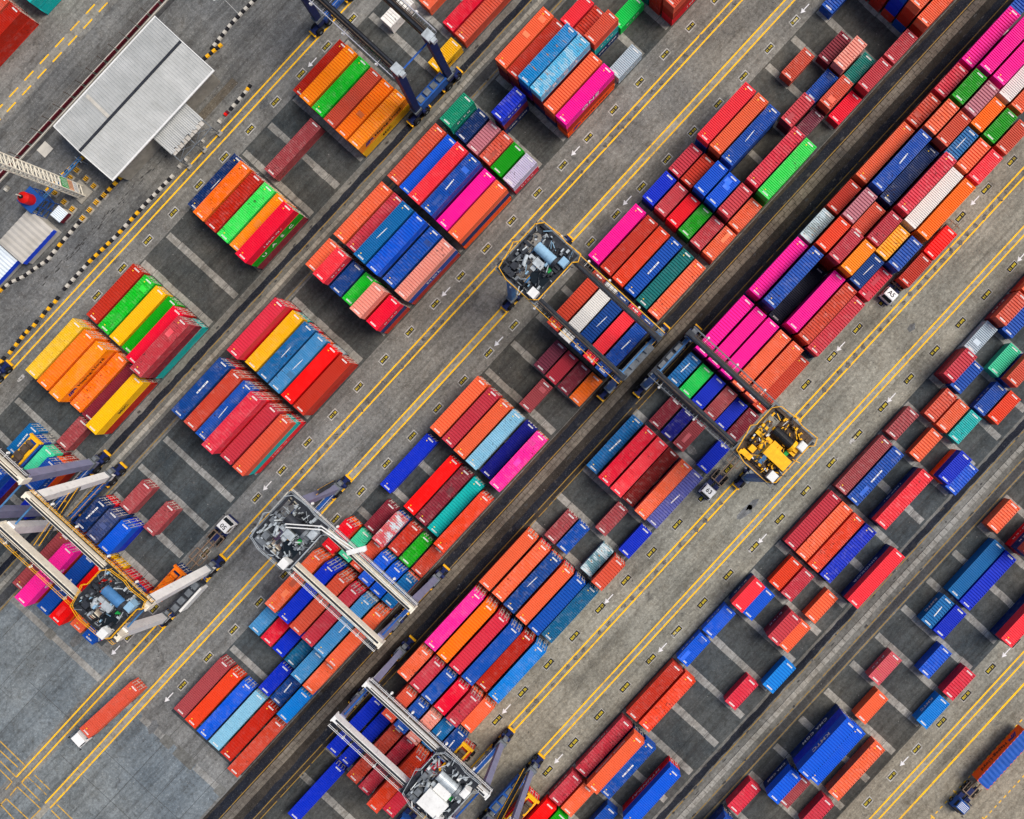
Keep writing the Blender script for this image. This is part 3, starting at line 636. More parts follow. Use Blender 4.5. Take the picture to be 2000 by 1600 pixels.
# the yard: lane, bay centre, size, {row: stack from the top down}; ':X' lettering, '@' side facing the shed, '+' heavy wear, '=' light wear, '#' coarse roof
YARD = [
('B13',-284.6,40,{6:'brickred/brickred',5:'salmon/brick',4:'brick/brick'}),
('B13',-127,40,{6:'turq:~/turq:~',5:'blue/teal'}),
('B12',270.5,20,{2:'white',6:'yellow:MSC'}),
('B12',380,40,{3:'coral',5:'crimson',6:'salmon'}),
('B12',88,40,{1:'brickred',2:'lorange=/orange',3:'mgreen+/green',4:'salmon/brick',5:'orange=/orange',6:'lorange:HL/yellow:MSC'}),
('B12',-61,40,{3:'rosewood+'}),
('B12',-209,40,{1:'navy',2:'orange+/navy',3:'brickred/brick',4:'lgreen/yellow',5:'lorange/orange',6:'crimson=:~/green:UASC/maroon'}),
('B12',-498,40,{1:'brick=#',2:'mgreen+',3:'yellow',4:'green=',5:'crimson=/brickred',6:'rose+/maroon/turq'}),
('B12',-645,40,{1:'pyellow/orange',2:'orange/orange',3:'lorange:HL/orange',4:'orange+',5:'maroon',6:'yellow:MSC/brickred'}),
('B12',-751,20,{5:'rosewood+'}),
('B12',-824,20,{3:'steel=',4:'blue/grey',5:'mint/maroon',6:'blue:~/doranged/brick'}),
('B12',-934,40,{4:'blue/royal/maroon'}),
('B12',-902,20,{6:'royal'}),
('B11',680.6,40,{6:'salmon/brickred/red:~',5:'brick/brickred/brickred',4:'teal'}),
('B11',569.5,20,{4:'emerald:~'}),
('B11',496,20,{2:'redpink/brick',3:'brick#/brick',4:'salmon/turq:~/navy:CMA',6:'greyblue:~'}),
('B11',385,40,{1:'coral=/maroon/maroon',2:'brick/maroon/purple',3:'rustblue/royal/purple/dark',4:'rustsky:RCL/maroon/maroon/navy',5:'coral=/brick/navy',6:'magenta=:ONE/brickred/doranged:HL'}),
('B11',274.6,20,{3:'royal+:~/maroon/navy:CMA'}),
('B11',201,20,{1:'tealgreen:~/teal/teal',2:'navy/navy',3:'mauve#/brick',4:'salmon+/brick',5:'green=/green',6:'lilac+/rosered:~'}),
('B11',89,40,{1:'salmon/brick/brick',2:'brightblue=/blue/blue',3:'redpink/brick/brick/brick',4:'blue/purple/purple/navy',5:'magenta=/brick/brick',6:'coral/navy/doranged'}),
('B11',-58,40,{1:'coral/brick/brick',2:'rosebrick#/brick/brick',3:'steel/blue/blue/blue',4:'brightblue/navy/teal/navy',5:'blue/navy/navy',6:'palesalmon#/blue:MOL/brick'}),
('B11',-168.7,20,{1:'coral/brick/brick',2:'redpink:~/navy/brick/brick',3:'mblue+/navy/navy',4:'mgreen/green/green',5:'palesalmon/brick/brick/brick',6:'crimson=:~/navy/brick'}),
('B11',-352,40,{1:'rosered=/red/red',2:'yellow/turq',3:'steel+/red',4:'steelpale+/doranged',5:'scarlet=/greyblue',6:'brick/brickred'}),
('B11',-504,40,{1:'mblue+/crimson/brick',2:'rsalmon/brick/brick',3:'blue/maroon/brick',4:'rosered#/red/brick/brick',5:'rosebrick#/brick/brick',6:'salmon/turq/red:~'}),
('B11',-757.5,20,{2:'rosewood',4:'rosewood+'}),
('B11',-829,20,{1:'navy+/red',2:'greynavy+/navy',3:'brightblue/royal'}),
('B11',-941,40,{1:'rosewood#/brick/brick',2:'pink=:ONE/brick/brick/yellow',3:'blue=/brick/yellow',4:'scarlet=/lorange/yellow',5:'coral/crimson',6:'blue/red'}),
('B10',866,20,{1:'blue+'}),
('B10',974.6,40,{2:'brick/brick/brick',3:'crimson/brickred/brickred',4:'brightblue/royal/royal/brick',5:'coral/brick/brickred/blue',6:'coral+/brickred/brick'}),
('B10',863,20,{6:'rose+/brick'}),
('B10',789,20,{3:'maroon#',4:'palesalmon+/maroon',5:'teal+',6:'rose/maroon'}),
('B10',716,20,{2:'salmon+',4:'blue+',5:'salmon+/maroon',6:'crimson'}),
('B10',642.5,20,{4:'rose#/maroon',5:'plum+'}),
('B10',538,40,{1:'redpink/blue/blue',2:'coral/brick/brick',3:'blue/blue/navy',5:'rosered#/brick/brick',6:'lgreen/green/green'}),
('B10',428,20,{1:'rosebrick#/maroon',2:'brick=/maroon',3:'brightblue=/blue/navy',4:'brightblue=/blue/navy',5:'rose#/maroon/brick',6:'coral/brick'}),
('B10',354.5,20,{1:'royal/navy',2:'rose/maroon',3:'red=/crimson',4:'green+/dgreen',5:'rose+/maroon',6:'coral/brick'}),
('B10',237,40,{1:'magenta=/purple',2:'brick/brick',3:'coralred/brick',4:'blue/navy',5:'dteal/teal',6:'coral+/maroon'}),
('B10',90,40,{2:'rsalmon#/purple/brick',3:'white=/white/brick',4:'mblue=/blue/navy',5:'redpink/red/brick',6:'blue/royal/navy'}),
('B10',-20,20,{3:'plum#',4:'rosebrick',5:'maroon+',6:'orange'}),
('B10',-94,20,{4:'rosewood='}),
('B10',-206,40,{1:'coral/coral',2:'rosebrick#/brick',3:'coral/orange',4:'paleblue/greyblue',5:'royaldark=',6:'pink+/doranged'}),
('B10',-356,40,{1:'royal=',3:'scarlet=',4:'maroon+#',5:'turq='}),
('B10',-362,40,{6:'coralred/brick'}),
('B10',-468,20,{2:'maroon',3:'rosewhite+/blue',4:'brick#+',5:'green+',6:'rsalmon+'}),
('B10',-540.5,20,{1:'red/doranged',2:'mint+',3:'salmon',4:'brightblue/steel',5:'brightblue=/blue',6:'steel#/coral'}),
('B10',-650.7,40,{1:'coral+/doranged/coral',2:'royal=/royal/blue',3:'salmon/coral/brick',4:'rosebrick#/crimson/coral',5:'steelpale/greyblue/steel',6:'coral/coral/brick'}),
('B10',-761,20,{1:'steelpale+',2:'crimson+',3:'royal=',4:'tealblue+',5:'steelpale/steel',6:'coral+/coral'}),
('B10',-834.5,20,{4:'royal',5:'mblue+',6:'sky=/blue'}),
('B10',-942,40,{1:'rosewood',2:'coralred=',3:'brightblue',4:'paleblue',5:'brickred'}),
('B10',-956,40,{6:'rsalmon'}),
('B09',1085,20,{1:'blue/blue'}),
('B09',975,40,{1:'magenta=/magenta/purple',2:'magenta/magenta/purple/brick',3:'magenta=/magenta/purple/brick',4:'white/royal/navy',5:'coral/brickred/navy'}),
('B09',865,20,{1:'rosered/brick/brick',2:'green/dgreen/green/brick',3:'mauve#/maroon/brick/brick',4:'orange=/brick/brick',5:'green+/dgreen/brick',6:'salmon/brick/brick'}),
('B09',790,20,{1:'rsalmon#+/brick/brick',2:'coral+/brick/brick/brick',3:'salmon=/maroon/brick/brick',4:'steel+/blue/blue',5:'coral#/brick/brick',6:'redpink/brick/brick'}),
('B09',683,40,{1:'coral/brickred/brick',2:'blue+/navy/navy/brick',3:'navy+/navy/brick',4:'rosered#/maroon/brick/brick',5:'white=/greyblue/navy',6:'orange=/doranged/brick'}),
('B09',570,20,{1:'brick/brick/brick',2:'mauve#/maroon/brick/brick',3:'salmon/maroon/brick',4:'rosebrick+/maroon/brick/brick',5:'amber+/brick/brick',6:'blue+/blue/navy'}),
('B09',498,20,{1:'greyrust+/steel/navy',2:'coralred/brick/brick/brick',3:'rosebrick+/brick/brick/brick',4:'lorange/brick/brick/brick',5:'mblue=/navy/navy',6:'rosered#/brick'}),
('B09',391,40,{1:'magenta=/magenta/blue',2:'blue/navy/navy/brick',3:'dark',4:'magenta=/magenta/purple',5:'rsalmon#/brick/brick',6:'rosebrick#/navy'}),
('B09',243,40,{1:'magenta=/magenta/purple',2:'magenta=/magenta/purple',3:'magenta=/magenta/purple',4:'coral/tealblue/brick',5:'coral+/brick/brick',6:'rsalmon'}),
('B09',134,20,{1:'steel+/blue',2:'emerald/green',3:'royal=/royal',4:'rosewood+/maroon',5:'royal=',6:'maroon+'}),
('B09',51,20,{2:'maroon+',3:'royaldark+',4:'rosewood=',6:'royal='}),
('B09',-59,40,{1:'steel+#',2:'crimson/red',3:'redpink+/red',4:'darkred+',5:'coral/purple',6:'violet+'}),
('B09',-170,20,{4:'rosewood+',6:'royal='}),
('B09',-246,20,{2:'rosewood+',3:'blue+',5:'greyteal+',6:'salmon#/brick'}),
('B09',-357,40,{1:'coral/doranged',2:'coral/crimson',3:'mblue+/doranged',4:'coral=/crimson',5:'blue#/navy',6:'tealblue+'}),
('B09',-502,40,{1:'pink/brick/brick',2:'orange/brick/brick',3:'rosered#/maroon/brick',4:'blue/blue/navy',5:'brickred/brick',6:'sky+/steel'}),
('B09',-612,20,{1:'coral+/brick/brick',2:'rosebrick#/brick/brick',3:'blue/navy/navy',4:'crimson/red/brick',5:'rosebrick#/coral/brick',6:'coral/doranged'}),
('B09',-688,20,{2:'salmon/brick/brick',3:'blue/navy/navy',4:'palesalmon+/brick/brick',5:'steel+/blue',6:'mblue+/navy'}),
('B09',-797,40,{1:'royal=',2:'royal=',3:'rsalmon+/brick',4:'rosebrick+/brick',5:'coralred/coral/brick',6:'rosered/brick'}),
('B09',-941,40,{2:'royal='}),
('B08',713,20,{1:'coral:~/brick'}),
('B08',640,20,{1:'salmon/maroon:~',2:'blue='}),
('B08',568,20,{1:'greyblue',3:'mint',4:'salmon/blue:~'}),
('B08',494,20,{1:'rosebrick#/maroon',2:'blue=',4:'blue:~'}),
('B08',500,20,{5:'coralred'}),
('B08',421,20,{2:'salmon+',3:'coral+',4:'turq+'}),
('B08',345,20,{1:'rosewood+',3:'coral',5:'royal=/doranged',6:'brightblue+#'}),
('B08',236,40,{1:'rosewood+',2:'blue+',4:'redpink+/navy:~'}),
('B08',90.5,40,{1:'rosebrick',2:'coral',3:'coralred+',4:'royal',6:'redpink=/navy:SINOKOR'}),
('B08',-20,20,{2:'coralred=',3:'rosebrick',5:'coral='}),
('B08',-97,20,{1:'redpink/navy:~',2:'brightblue=',4:'rose#/maroon:~',5:'coral='}),
('B08',-174,20,{1:'brightblue:~',6:'sky='}),
('B08',-247,20,{1:'brightblue:~',5:'rosered#'}),
('B08',-357,40,{1:'brick',2:'coralred+'}),
('B08',-502,40,{1:'rosebrick+:~',2:'coral=:CHINA/navy',3:'blue',5:'brightblue=/red:HYUNDAI'}),
('B08',-612,20,{1:'rosebrick#:~',2:'coral',4:'blue'}),
('B08',-684,20,{1:'scarlet=',2:'green'}),
('B07',345,20,{1:'coral#',3:'salmon#/navy:~/red:~'}),
('B07',234,40,{2:'steel',3:'royal=',6:'redpink/navy'}),
('B07',125,20,{2:'steel:KMTC',3:'royal='}),
('B07',50,20,{4:'brightblue#',6:'rosered#'}),
('B07',-24,20,{2:'rosewhite:~',6:'sky:KMTC'}),
('B07',-96,20,{3:'coral='}),
('B07',-207,40,{2:'brightblue=#:KMTC/royal/navy:CMA',3:'brightblue=/blue',5:'coral+'}),
('B07',-318,20,{2:'brightblue=/navy:CMA',3:'rosewood',5:'rosebrick#'}),
('B07',-392,20,{1:'rosered#'}),
('B07',-468,20,{1:'blue:~/navy'}),
]
ROWW = ['nearest', 'second', 'third', 'fourth', 'fifth', 'sixth']
def parse(tok):
    text = None
    if ':' in tok: tok, text = tok.split(':')
    coarse = '#' in tok; tok = tok.replace('#', '')
    wear = 0.95 if '+' in tok else (0.12 if '=' in tok else None)
    return tok.strip('+='), text, wear, coarse or None
HIDDEN = {'B13|-284.6|4|0','B13|-127|5|0','B11|680.6|5|0','B11|680.6|4|0','B10|974.6|2|0','B10|974.6|3|0','B10|974.6|4|0'}
stuffed = []
ntop = 0
for ln, u, size, rows in YARD:
    r1, pitch = LANE[ln][:2]
    face = -1 if ln in ('B13', 'B12', 'B11', 'B10') else 1
    for r, stack in rows.items():
        cols = stack.split('/'); n = len(cols); v = r1+pitch*(r-1)
        rj = random.Random(int(u*3+r*11)); du = rj.uniform(-0.9, 0.9); dv = rj.uniform(-0.5, 0.5)
        for i, tok in enumerate(cols):
            col, text, wear, coarse = parse(tok); tier = n-1-i; loc = W(u+du+(rj.uniform(-0.5, 0.5) if i else 0), v+dv, 0.012+tier*(CH+0.012))
            key = '%s|%g|%d|%d' % (ln, u, r, i)
            if i > 0 or key in HIDDEN: stuffed.append((size, col, loc, text, face)); continue
            long = 'long' if size == 40 else 'short'; ph = PAL[col][1]
            near = bay_near(ln, u+(0 if size == 20 else 18)) if ln in BAY else None
            rn = (r if ln in ('B12', 'B10', 'B08') else 7-r)-1
            if ln == 'B13': where = 'in the top left corner, %s row' % ('outer' if r == 6 else 'middle' if r == 5 else 'inner')
            elif n == 1: where = 'on the ground'
            elif i == 0: where = 'topping its stack'
            elif i == n-1: where = 'at the foot of its stack'
            else: where = ('second from the top' if i == 1 else 'third from the top')
            if ln != 'B13':
                where += ', row nearest' if rn == 0 else ', %s row from' % ROWW[rn]
                where += ' bay number %s %d' % (ln, near)
            adj = ' lettered' if text else (' blotched' if wear == 0.95 and col not in PEEL and 'blot' not in ph else '')
            container(size, col, loc, 0.0, wear, text, face, coarse, '%s%s %s container %s' % (long, adj, ph, where), 'stacked shipping containers', doors=(u < -100 and ln not in ('B08', 'B07')))
            ntop += 1
print('CONTAINERS', ntop, 'IN STUFF', len(stuffed))
# the containers that show least (mostly buried in the stacks) as one mass
import numpy as np
def merged_stack(items):
    V = []; F = []; C = []; off = 0
    base = {}
    for size in (20, 40):
        d = CM[size]; vs_ = []; fs = []; o = 0
        for me, rz in ((d['frame'], 0), (d['roof'][0], 0), (d['side'], 0), (d['side'], math.pi), (d['front'], 0), (d['door'][-1], 0), (d['door'][1], 0)):
            a = np.empty(len(me.vertices)*3); me.vertices.foreach_get('co', a); a = a.reshape(-1, 3)
            if rz: a = a*np.array([-1, -1, 1])
            vs_.append(a); lv = np.empty(len(me.loops), dtype=np.int64); me.loops.foreach_get('vertex_index', lv); fs.append(lv.reshape(-1, 4)+o); o += len(a)
        nb = o
        for me in (d['rod'][-1], d['rod'][1]):
            a = np.empty(len(me.vertices)*3); me.vertices.foreach_get('co', a); a = a.reshape(-1, 3); vs_.append(a)
            qs = [list(p.vertices)+[p.vertices[-1]]*(4-len(p.vertices)) for p in me.polygons if len(p.vertices) == 4]; fs.append(np.array(qs)+o); o += len(a)
        base[size] = (np.concatenate(vs_), np.concatenate(fs), nb)
    for size, col, loc, text, face in items:
        v, f, nb = base[size]; V.append(v+np.array(loc)); F.append(f+off); off += len(v)
        rnd = random.Random(round(loc[0]*7+loc[1]*3)); j = 1+rnd.uniform(-0.08, 0.08); c = PAL[col][0]
        C.append(np.tile(np.array([c[0]*j, c[1]*j, c[2]*j, rnd.uniform(0.1, 0.8)]), (len(v), 1))); C[-1][nb:] = (0.6, 0.56, 0.5, 0.1)
    V = np.concatenate(V); F = np.concatenate(F); C = np.concatenate(C)
    me = bpy.data.meshes.new('stacked_containers'); me.vertices.add(len(V)); me.vertices.foreach_set('co', V.ravel())
    me.loops.add(F.size); me.loops.foreach_set('vertex_index', F.ravel()); me.polygons.add(len(F))
    me.polygons.foreach_set('loop_start', np.arange(0, F.size, 4)); 
    a = me.color_attributes.new('Col', 'FLOAT_COLOR', 'POINT'); a.data.foreach_set('color', C.ravel())
    me.update(); me.validate(); me.materials.append(M['paint_v'])
    return me
if stuffed:
    o = obj('stacked_containers', merged_stack(stuffed)); o['kind'] = 'stuff'
    tag(o, 'lower tiers of coloured containers buried inside the tall stacks', 'containers')
    for size, col, loc, text, face in stuffed:
        if text: side_text(o, size, text, face, loc)
# ------------------------------------------------------------------ gantry cranes
ZT = 23.3
def crane(label, feet, gird, v1, v2, vt, c, group='gantry cranes straddling the stacks', trolley=True, stairs=None, house=None, seed=1, lamps=True):
    """rubber tyred gantry: two legs a side rising from a sill beam to two girders, a trolley riding on top"""
    rnd = random.Random(seed); u1, u2 = feet; g1, g2 = gird; root0 = W((u1+u2)/2, (v1+v2)/2, 0)
    root = empty('gantry_crane', root0, label, 'crane', group)
    L = lambda u, v, z: W(u, v, z)-root0
    def part(name, mb, mats, par=root): return mb.build(name, mats, par)
    for v in (v1, v2):
        mb = MB(); mb.bar(L(u1+6, v, 2.05), L(u2-6, v, 2.05), 0.75, 1.0)
        for f in (0.2, 0.4, 0.6, 0.8):
            uu = u1+(u2-u1)*f; mb.box(*(sorted((L(uu-1.2, v, 0).x, L(uu+1.2, v, 0).x))), L(u1, v, 0).y-0.42, L(u1, v, 0).y+0.42, 1.7, 2.35)
        part('sill_beam', mb, M[c['sill']])
        mb = MB()                                              # hand rail and cable tray on the sill
        for du in (-4.2, 4.2): mb.bar(L(u1+2, v+du, 3.4), L(u2-2, v+du, 3.4), 0.06)
        k = u2
        while k < u1:
            for du in (-4.2, 4.2): mb.bar(L(k, v+du, 2.5), L(k, v+du, 3.4), 0.05)
            k += 14
        part('sill_railing', mb, M[c['rail']])
        for u, g in ((u1, g1), (u2, g2)):
            mb = MB(); p = L(u, v, 0); mb.box(p.x-1.9, p.x+1.9, p.y-0.34, p.y+0.34, 1.05, 1.6); mb.box(p.x-0.7, p.x+0.7, p.y-0.5, p.y+0.5, 1.6, 2.6)
            mb.box(p.x-2.2, p.x-1.9, p.y-0.6, p.y+0.6, 0.5, 1.5); mb.box(p.x+1.9, p.x+2.2, p.y-0.6, p.y+0.6, 0.5, 1.5)
            mb.cyl((p.x+0.9, p.y-0.9, 1.9), (p.x+0.9, p.y+0.9, 1.9), 0.35, 10)
            b = part('wheel_bogie', mb, M[c['bogie']])
            for dx in (-1.15, 1.15):
                for dy in (-0.62, 0.62):
                    w = MB(); w.cyl((p.x+dx, p.y+dy-0.24, 0.78), (p.x+dx, p.y+dy+0.24, 0.78), 0.76, 16); w.cyl((p.x+dx, p.y+dy-0.27, 0.78), (p.x+dx, p.y+dy+0.27, 0.78), 0.3, 10, 1)
                    w.build('wheel', [M['rubber'], M['mid_steel']], b)
            mb = MB(); mb.box(p.x+2.2, p.x+2.5, p.y-0.75, p.y+0.75, 0.7, 1.1); mb.box(p.x-2.5, p.x-2.2, p.y-0.75, p.y+0.75, 0.7, 1.1)
            part('bumper', mb, M['safety_yellow'])
            mb = MB(); mb.bar(L(u, v, 2.3), L(g, v, 21.4), c.get('lw', 0.95), c.get('lw', 0.95), 0, (0,1,0), c.get('lw', 0.95)*1.2, c.get('lw', 0.95)*1.15)
            part('leg', mb, M[c['leg']])
            mb = MB(); q = L(u+(g-u)*0.07, v, 0); mb.box(q.x-0.8, q.x+0.8, q.y-0.75, q.y+0.75, 3.4, 4.1); mb.box(q.x+0.9, q.x+1.5, q.y-0.3, q.y+0.5, 2.6, 3.8); part('junction_box', mb, [M['mid_steel']])
        mb = MB(); mb.cyl(L(g1, v, 20.2), L(g2, v, 20.2), 0.16, 8); part('tie_rod', mb, M[c['tie']])
    va, vb = v1-9, v2+9
    if trolley: va = min(va, vt-46); vb = max(vb, vt+46)
    for g, out in ((g1, 1), (g2, -1)):
        y0, y1 = L(0, vb, 0).y, L(0, va, 0).y; x = L(g, 0, 0).x; w = c.get('gw', 0.5)
        mb = MB(); mb.box(x-w, x+w, y0, y1, 21.4, ZT)
        for y in (y0-0.25, y1): mb.box(x-w-0.12, x+w+0.12, y, y+0.25, 21.2, ZT+0.1)
        n = int((y1-y0)/2.6)
        for i in range(1, n):
            y = y0+(y1-y0)*i/n; mb.box(x-w-0.05, x+w+0.05, y-0.05, y+0.05, 21.45, ZT-0.08)
        part('girder', mb, M[c['girder']])
        mb = MB(); mb.box(x-out*w*0.35-0.13, x-out*w*0.35+0.13, y0+0.4, y1-0.4, ZT, ZT+0.14); part('rail', mb, M['dark_steel'])
        wx0, wx1 = sorted((x+out*(w+0.03), x+out*(w+0.85)))
        mb = MB(); y = y0
        while y < y1-0.3: mb.box(wx0+0.061, wx1-0.061, y, y+0.1, 22.35, 22.42); y += c.get('ws', 0.75)
        mb.box(wx0, wx0+0.06, y0, y1, 22.2, 22.34); mb.box(wx1-0.06, wx1, y0, y1, 22.2, 22.34)
        wk = part('walkway', mb, M[c.get('walk', 'dark_steel')])
        mb = MB(); xo = x+out*(w+0.83)
        for z in (22.95, 23.5): mb.box(xo-0.03, xo+0.03, y0, y1, z-0.03, z+0.03)
        y = y0
        while y < y1: mb.box(xo-0.03, xo+0.03, y-0.03, y+0.03, 22.42, 23.5); y += 1.5
        mb.build('railing', M[c['rail']], wk)
        mb = MB(); xo = x+out*(w+0.25); mb.box(xo-0.05, xo+0.05, y0+1, y1-1, 22.46, 22.52); mb.box(x+out*w*0.6-0.06, x+out*w*0.6+0.06, y0+1, y1-1, ZT, ZT+0.07)
        part('cable_tray', mb, M[c.get('tray', 'rust_steel')])
        if lamps:
            for f in (0.18, 0.42, 0.66, 0.88):
                y = y0+(y1-y0)*(f+rnd.uniform(-0.04, 0.04)); mb = MB(); xo = x+out*(w+1.1); mb.box(min(x, xo), max(x, xo), y-0.03, y+0.03, 22.5, 22.56); mb.cyl((xo, y, 22.3), (xo, y, 22.75), 0.24, 10, 0, 0.16)
                part('floodlight', mb, M['white_paint'])
    if stairs:
        (ua, va_, za), (ub, vb_, zb) = stairs; mb = MB(); a = L(ua, va_, za); b = L(ub, vb_, zb); d = b-a; n = max(6, int(d.length/0.35)); s = Vector((-d.y, d.x, 0)).normalized()*0.4
        for i in range(n):
            p = a+d*i/n; mb.bar(p-s, p+s, 0.22, 0.05, 0)
        for e in (-s, s):
            mb.bar(a+e+Vector((0,0,0.9)), b+e+Vector((0,0,0.9)), 0.08, 0.08, 1); mb.bar(a+e, b+e, 0.06, 0.2, 0)
        part('stairway', mb, [M['dark_steel'], M[c.get('stair', 'safety_yellow')]])
    if house:
        uh, vh, lh, mat = house; mb = MB(); p = L(uh, vh, 0); mb.box(p.x-lh/2, p.x+lh/2, p.y-0.75, p.y+0.75, 2.6, 4.6); mb.box(p.x-lh/2-0.1, p.x+lh/2+0.1, p.y-0.82, p.y+0.82, 4.6, 4.7)
        hs = part('generator_house', mb, M[mat])
        mb = MB()
        for k in range(4): mb.box(p.x-lh/2+0.3+k*lh/4, p.x-lh/2+0.2+(k+0.75)*lh/4, p.y-0.55, p.y+0.5, 4.7, 4.9+0.25*(k%2))
        mb.cyl((p.x+lh*0.3, p.y, 4.8), (p.x+lh*0.3, p.y, 5.5), 0.14, 8); mb.build('exhaust', M['mid_steel'], hs)
    if trolley: make_trolley(root, L, (g1+g2)/2, vt, abs(g1-g2)/S, c, rnd)
    return root
def make_trolley(root, L, u, v, sep, c, rnd):
    o = L(u, v, 0); z = ZT+0.55; hx = sep/2+0.9; hy = 3.9
    B = lambda mb, x0, x1, y0, y1, z0, z1, mi=0: mb.box(o.x+x0, o.x+x1, o.y+y0, o.y+y1, z+z0, z+z1, mi)
    mb = MB()
    for y in (-hy, -1.3, 1.2, hy-0.4): B(mb, -hx, hx, y, y+0.4, -0.35, 0.05)
    for x in (-hx, -0.3, hx-0.5): B(mb, x, x+0.5, -hy+0.01, hy-0.01, -0.33, 0.03)
    B(mb, -hx+0.5, hx-0.5, -hy+0.4, -1.3, -0.06, 0.0); B(mb, -hx+0.5, -0.3, 1.6, hy-0.4, -0.06, 0.0); B(mb, 0.2, hx-0.5, -1.0, 1.2, -0.06, 0.0)
    tr = mb.build('trolley', M[c['deck']], root)
    def sub(name, mb, mats): return mb.build(name, mats, tr)
    mb = MB(); mb.cyl(L(u, v, 0)+Vector((1.7, -1.9, z+0.95)), L(u, v, 0)+Vector((1.7, 1.6, z+0.95)), 0.82, 20)
    for k in range(5):
        y = -1.6+k*0.75; mb.cyl(o+Vector((1.7, y, z+0.95)), o+Vector((1.7, y+0.1, z+0.95)), 0.87, 20)
    sub('winch_drum', mb, M[c['drum']])
    mb = MB(); mb.cyl(o+Vector((1.7, -2.5, z+0.95)), o+Vector((1.7, -1.95, z+0.95)), 1.0, 16); B(mb, 1.2, 2.3, -3.3, -2.5, 0.02, 1.3); B(mb, 0.6, 1.1, -3.4, -2.2, 0.02, 0.9); sub('gearbox', mb, M[c['mach2']])
    mb = MB(); B(mb, -0.7, 0.5, -1.3, 0.4, 0.02, 1.0); B(mb, -0.4, 0.3, 0.5, 1.5, 0.02, 0.7); B(mb, -1.5, -0.8, -0.6, 0.2, 0.02, 0.5); mb.cyl(o+Vector((-1.9, 1.2, z+0.5)), o+Vector((-0.3, 1.9, z+0.5)), 0.32, 10); sub('hoist_motor', mb, M[c['mach']])
    mb = MB(); B(mb, 1.9, 3.3, -hy+0.15, -2.6, 0.05, 1.9); B(mb, 2.0, 3.2, -hy+0.25, -2.7, 1.9, 2.0); sub('electric_cabinet', mb, M[c['cabinet']])
    mb = MB(); B(mb, -hx+0.3, -hx+1.7, -hy+0.3, -hy+1.6, 0.05, 2.0); sub('electric_cabinet', mb, M['white_paint'])
    mb = MB(); B(mb, -2.6, -0.9, -3.1, -1.2, -2.3, 0.35, 0); B(mb, -2.75, -0.75, -3.25, -1.05, 0.35, 0.43, 1)
    for x in (-2.62, -0.9): B(mb, x-0.03, x+0.05, -3.12, -1.18, -1.5, -0.3, 1)
    cabp = [(-2.9,-1.3),(-2.3,-0.5),(-1.2,-0.5),(-0.6,-1.3),(-0.6,-3.0),(-2.9,-3.0)]
    mb.face([o+Vector((x, y, z+0.46)) for x, y in reversed(cabp)], 1); sub('operator_cab', mb, [M[c['cabin']], M['glass']])
    mb = MB(); B(mb, -hx+0.4, -hx+1.3, 1.2, 3.1, 0.05, 0.9); B(mb, -hx+1.6, -hx+2.6, 1.6, 2.6, 0.05, 1.2); B(mb, -0.6, 0.4, 2.2, 3.4, 0.05, 0.8); B(mb, 0.8, 1.3, 2.4, 3.5, 0.05, 1.1); sub('machinery', mb, M[c['mach2']])
    mb = MB(); B(mb, -0.2, 0.7, -2.6, -2.0, 0.05, 0.7); sub('green_motor', mb, M['signal_green'])
    mb = MB(); mb.cyl(o+Vector((-2.6, 2.9, z+0.35)), o+Vector((1.0, 2.2, z+0.45)), 0.16, 8); mb.cyl(o+Vector((-hx+0.6, -2.0, z+0.3)), o+Vector((-hx+0.6, 3.0, z+0.3)), 0.12, 8)
    for k in range(9):
        x = rnd.uniform(-hx+0.4, hx-0.9); y = rnd.uniform(-hy+0.4, hy-0.9); s = rnd.uniform(0.15, 0.4); B(mb, x, x+s*1.6, y, y+s, 0.04, rnd.uniform(0.2, 0.8))
    sub('pipework', mb, M[c['mach3']])
    for kk, (mt, cnt_) in enumerate(((c['mach'], 34), (c['mach2'], 40), (c['mach3'], 34), ('dark_steel', 26), (c['cabinet'], 14), ('black_paint', 16))):
        mb = MB()
        for k in range(cnt_):
            x = rnd.uniform(-hx+0.2, hx-0.6); y = rnd.uniform(-hy+0.2, hy-0.6); s1 = rnd.uniform(0.18, 0.75); s2 = rnd.uniform(0.12, 0.45)
            if rnd.random() < 0.4: mb.bar(o+Vector((x, y, z+rnd.uniform(0.1, 1.2))), o+Vector((x+rnd.uniform(-1.4, 1.4), y+rnd.uniform(-1.4, 1.4), z+rnd.uniform(0.1, 1.2))), rnd.uniform(0.06, 0.16))
            else: B(mb, x, x+s1, y, y+s2, 0.01+0.003*kk, rnd.uniform(0.2, 1.25))
        sub('deck_equipment', mb, M[mt])
    mb = MB(); ring = [(-hx-.2,-hy+.9),(-hx+.7,-hy-.2),(hx-1.4,-hy-.2),(hx-.8,-hy-.8),(hx+.4,-hy-.3),(hx+.2,-1.2),(hx+.5,0.3),(hx+.2,hy-.7),(hx-.9,hy+.2),(0.4,hy+.2),(-.3,hy+.8),(-1.6,hy+.4),(-hx+.3,hy-.2),(-hx-.3,1.6)]
    for a, b in zip(ring, ring[1:]+ring[:1]):
        for zz in (0.55, 1.1): mb.bar(o+Vector((a[0], a[1], z+zz)), o+Vector((b[0], b[1], z+zz)), 0.07)
        d = Vector((b[0]-a[0], b[1]-a[1])); n = max(1, int(d.length/1.3))
        for i in range(n): mb.bar(o+Vector((a[0]+d.x*i/n, a[1]+d.y*i/n, z-0.1)), o+Vector((a[0]+d.x*i/n, a[1]+d.y*i/n, z+1.1)), 0.07)
    sub('guard_rail', mb, M[c['trail']])
    mb = MB(); sh = [(-hx-.1,-hy-.1),(hx+.2,-hy-.1)]
    y = -hy-0.15
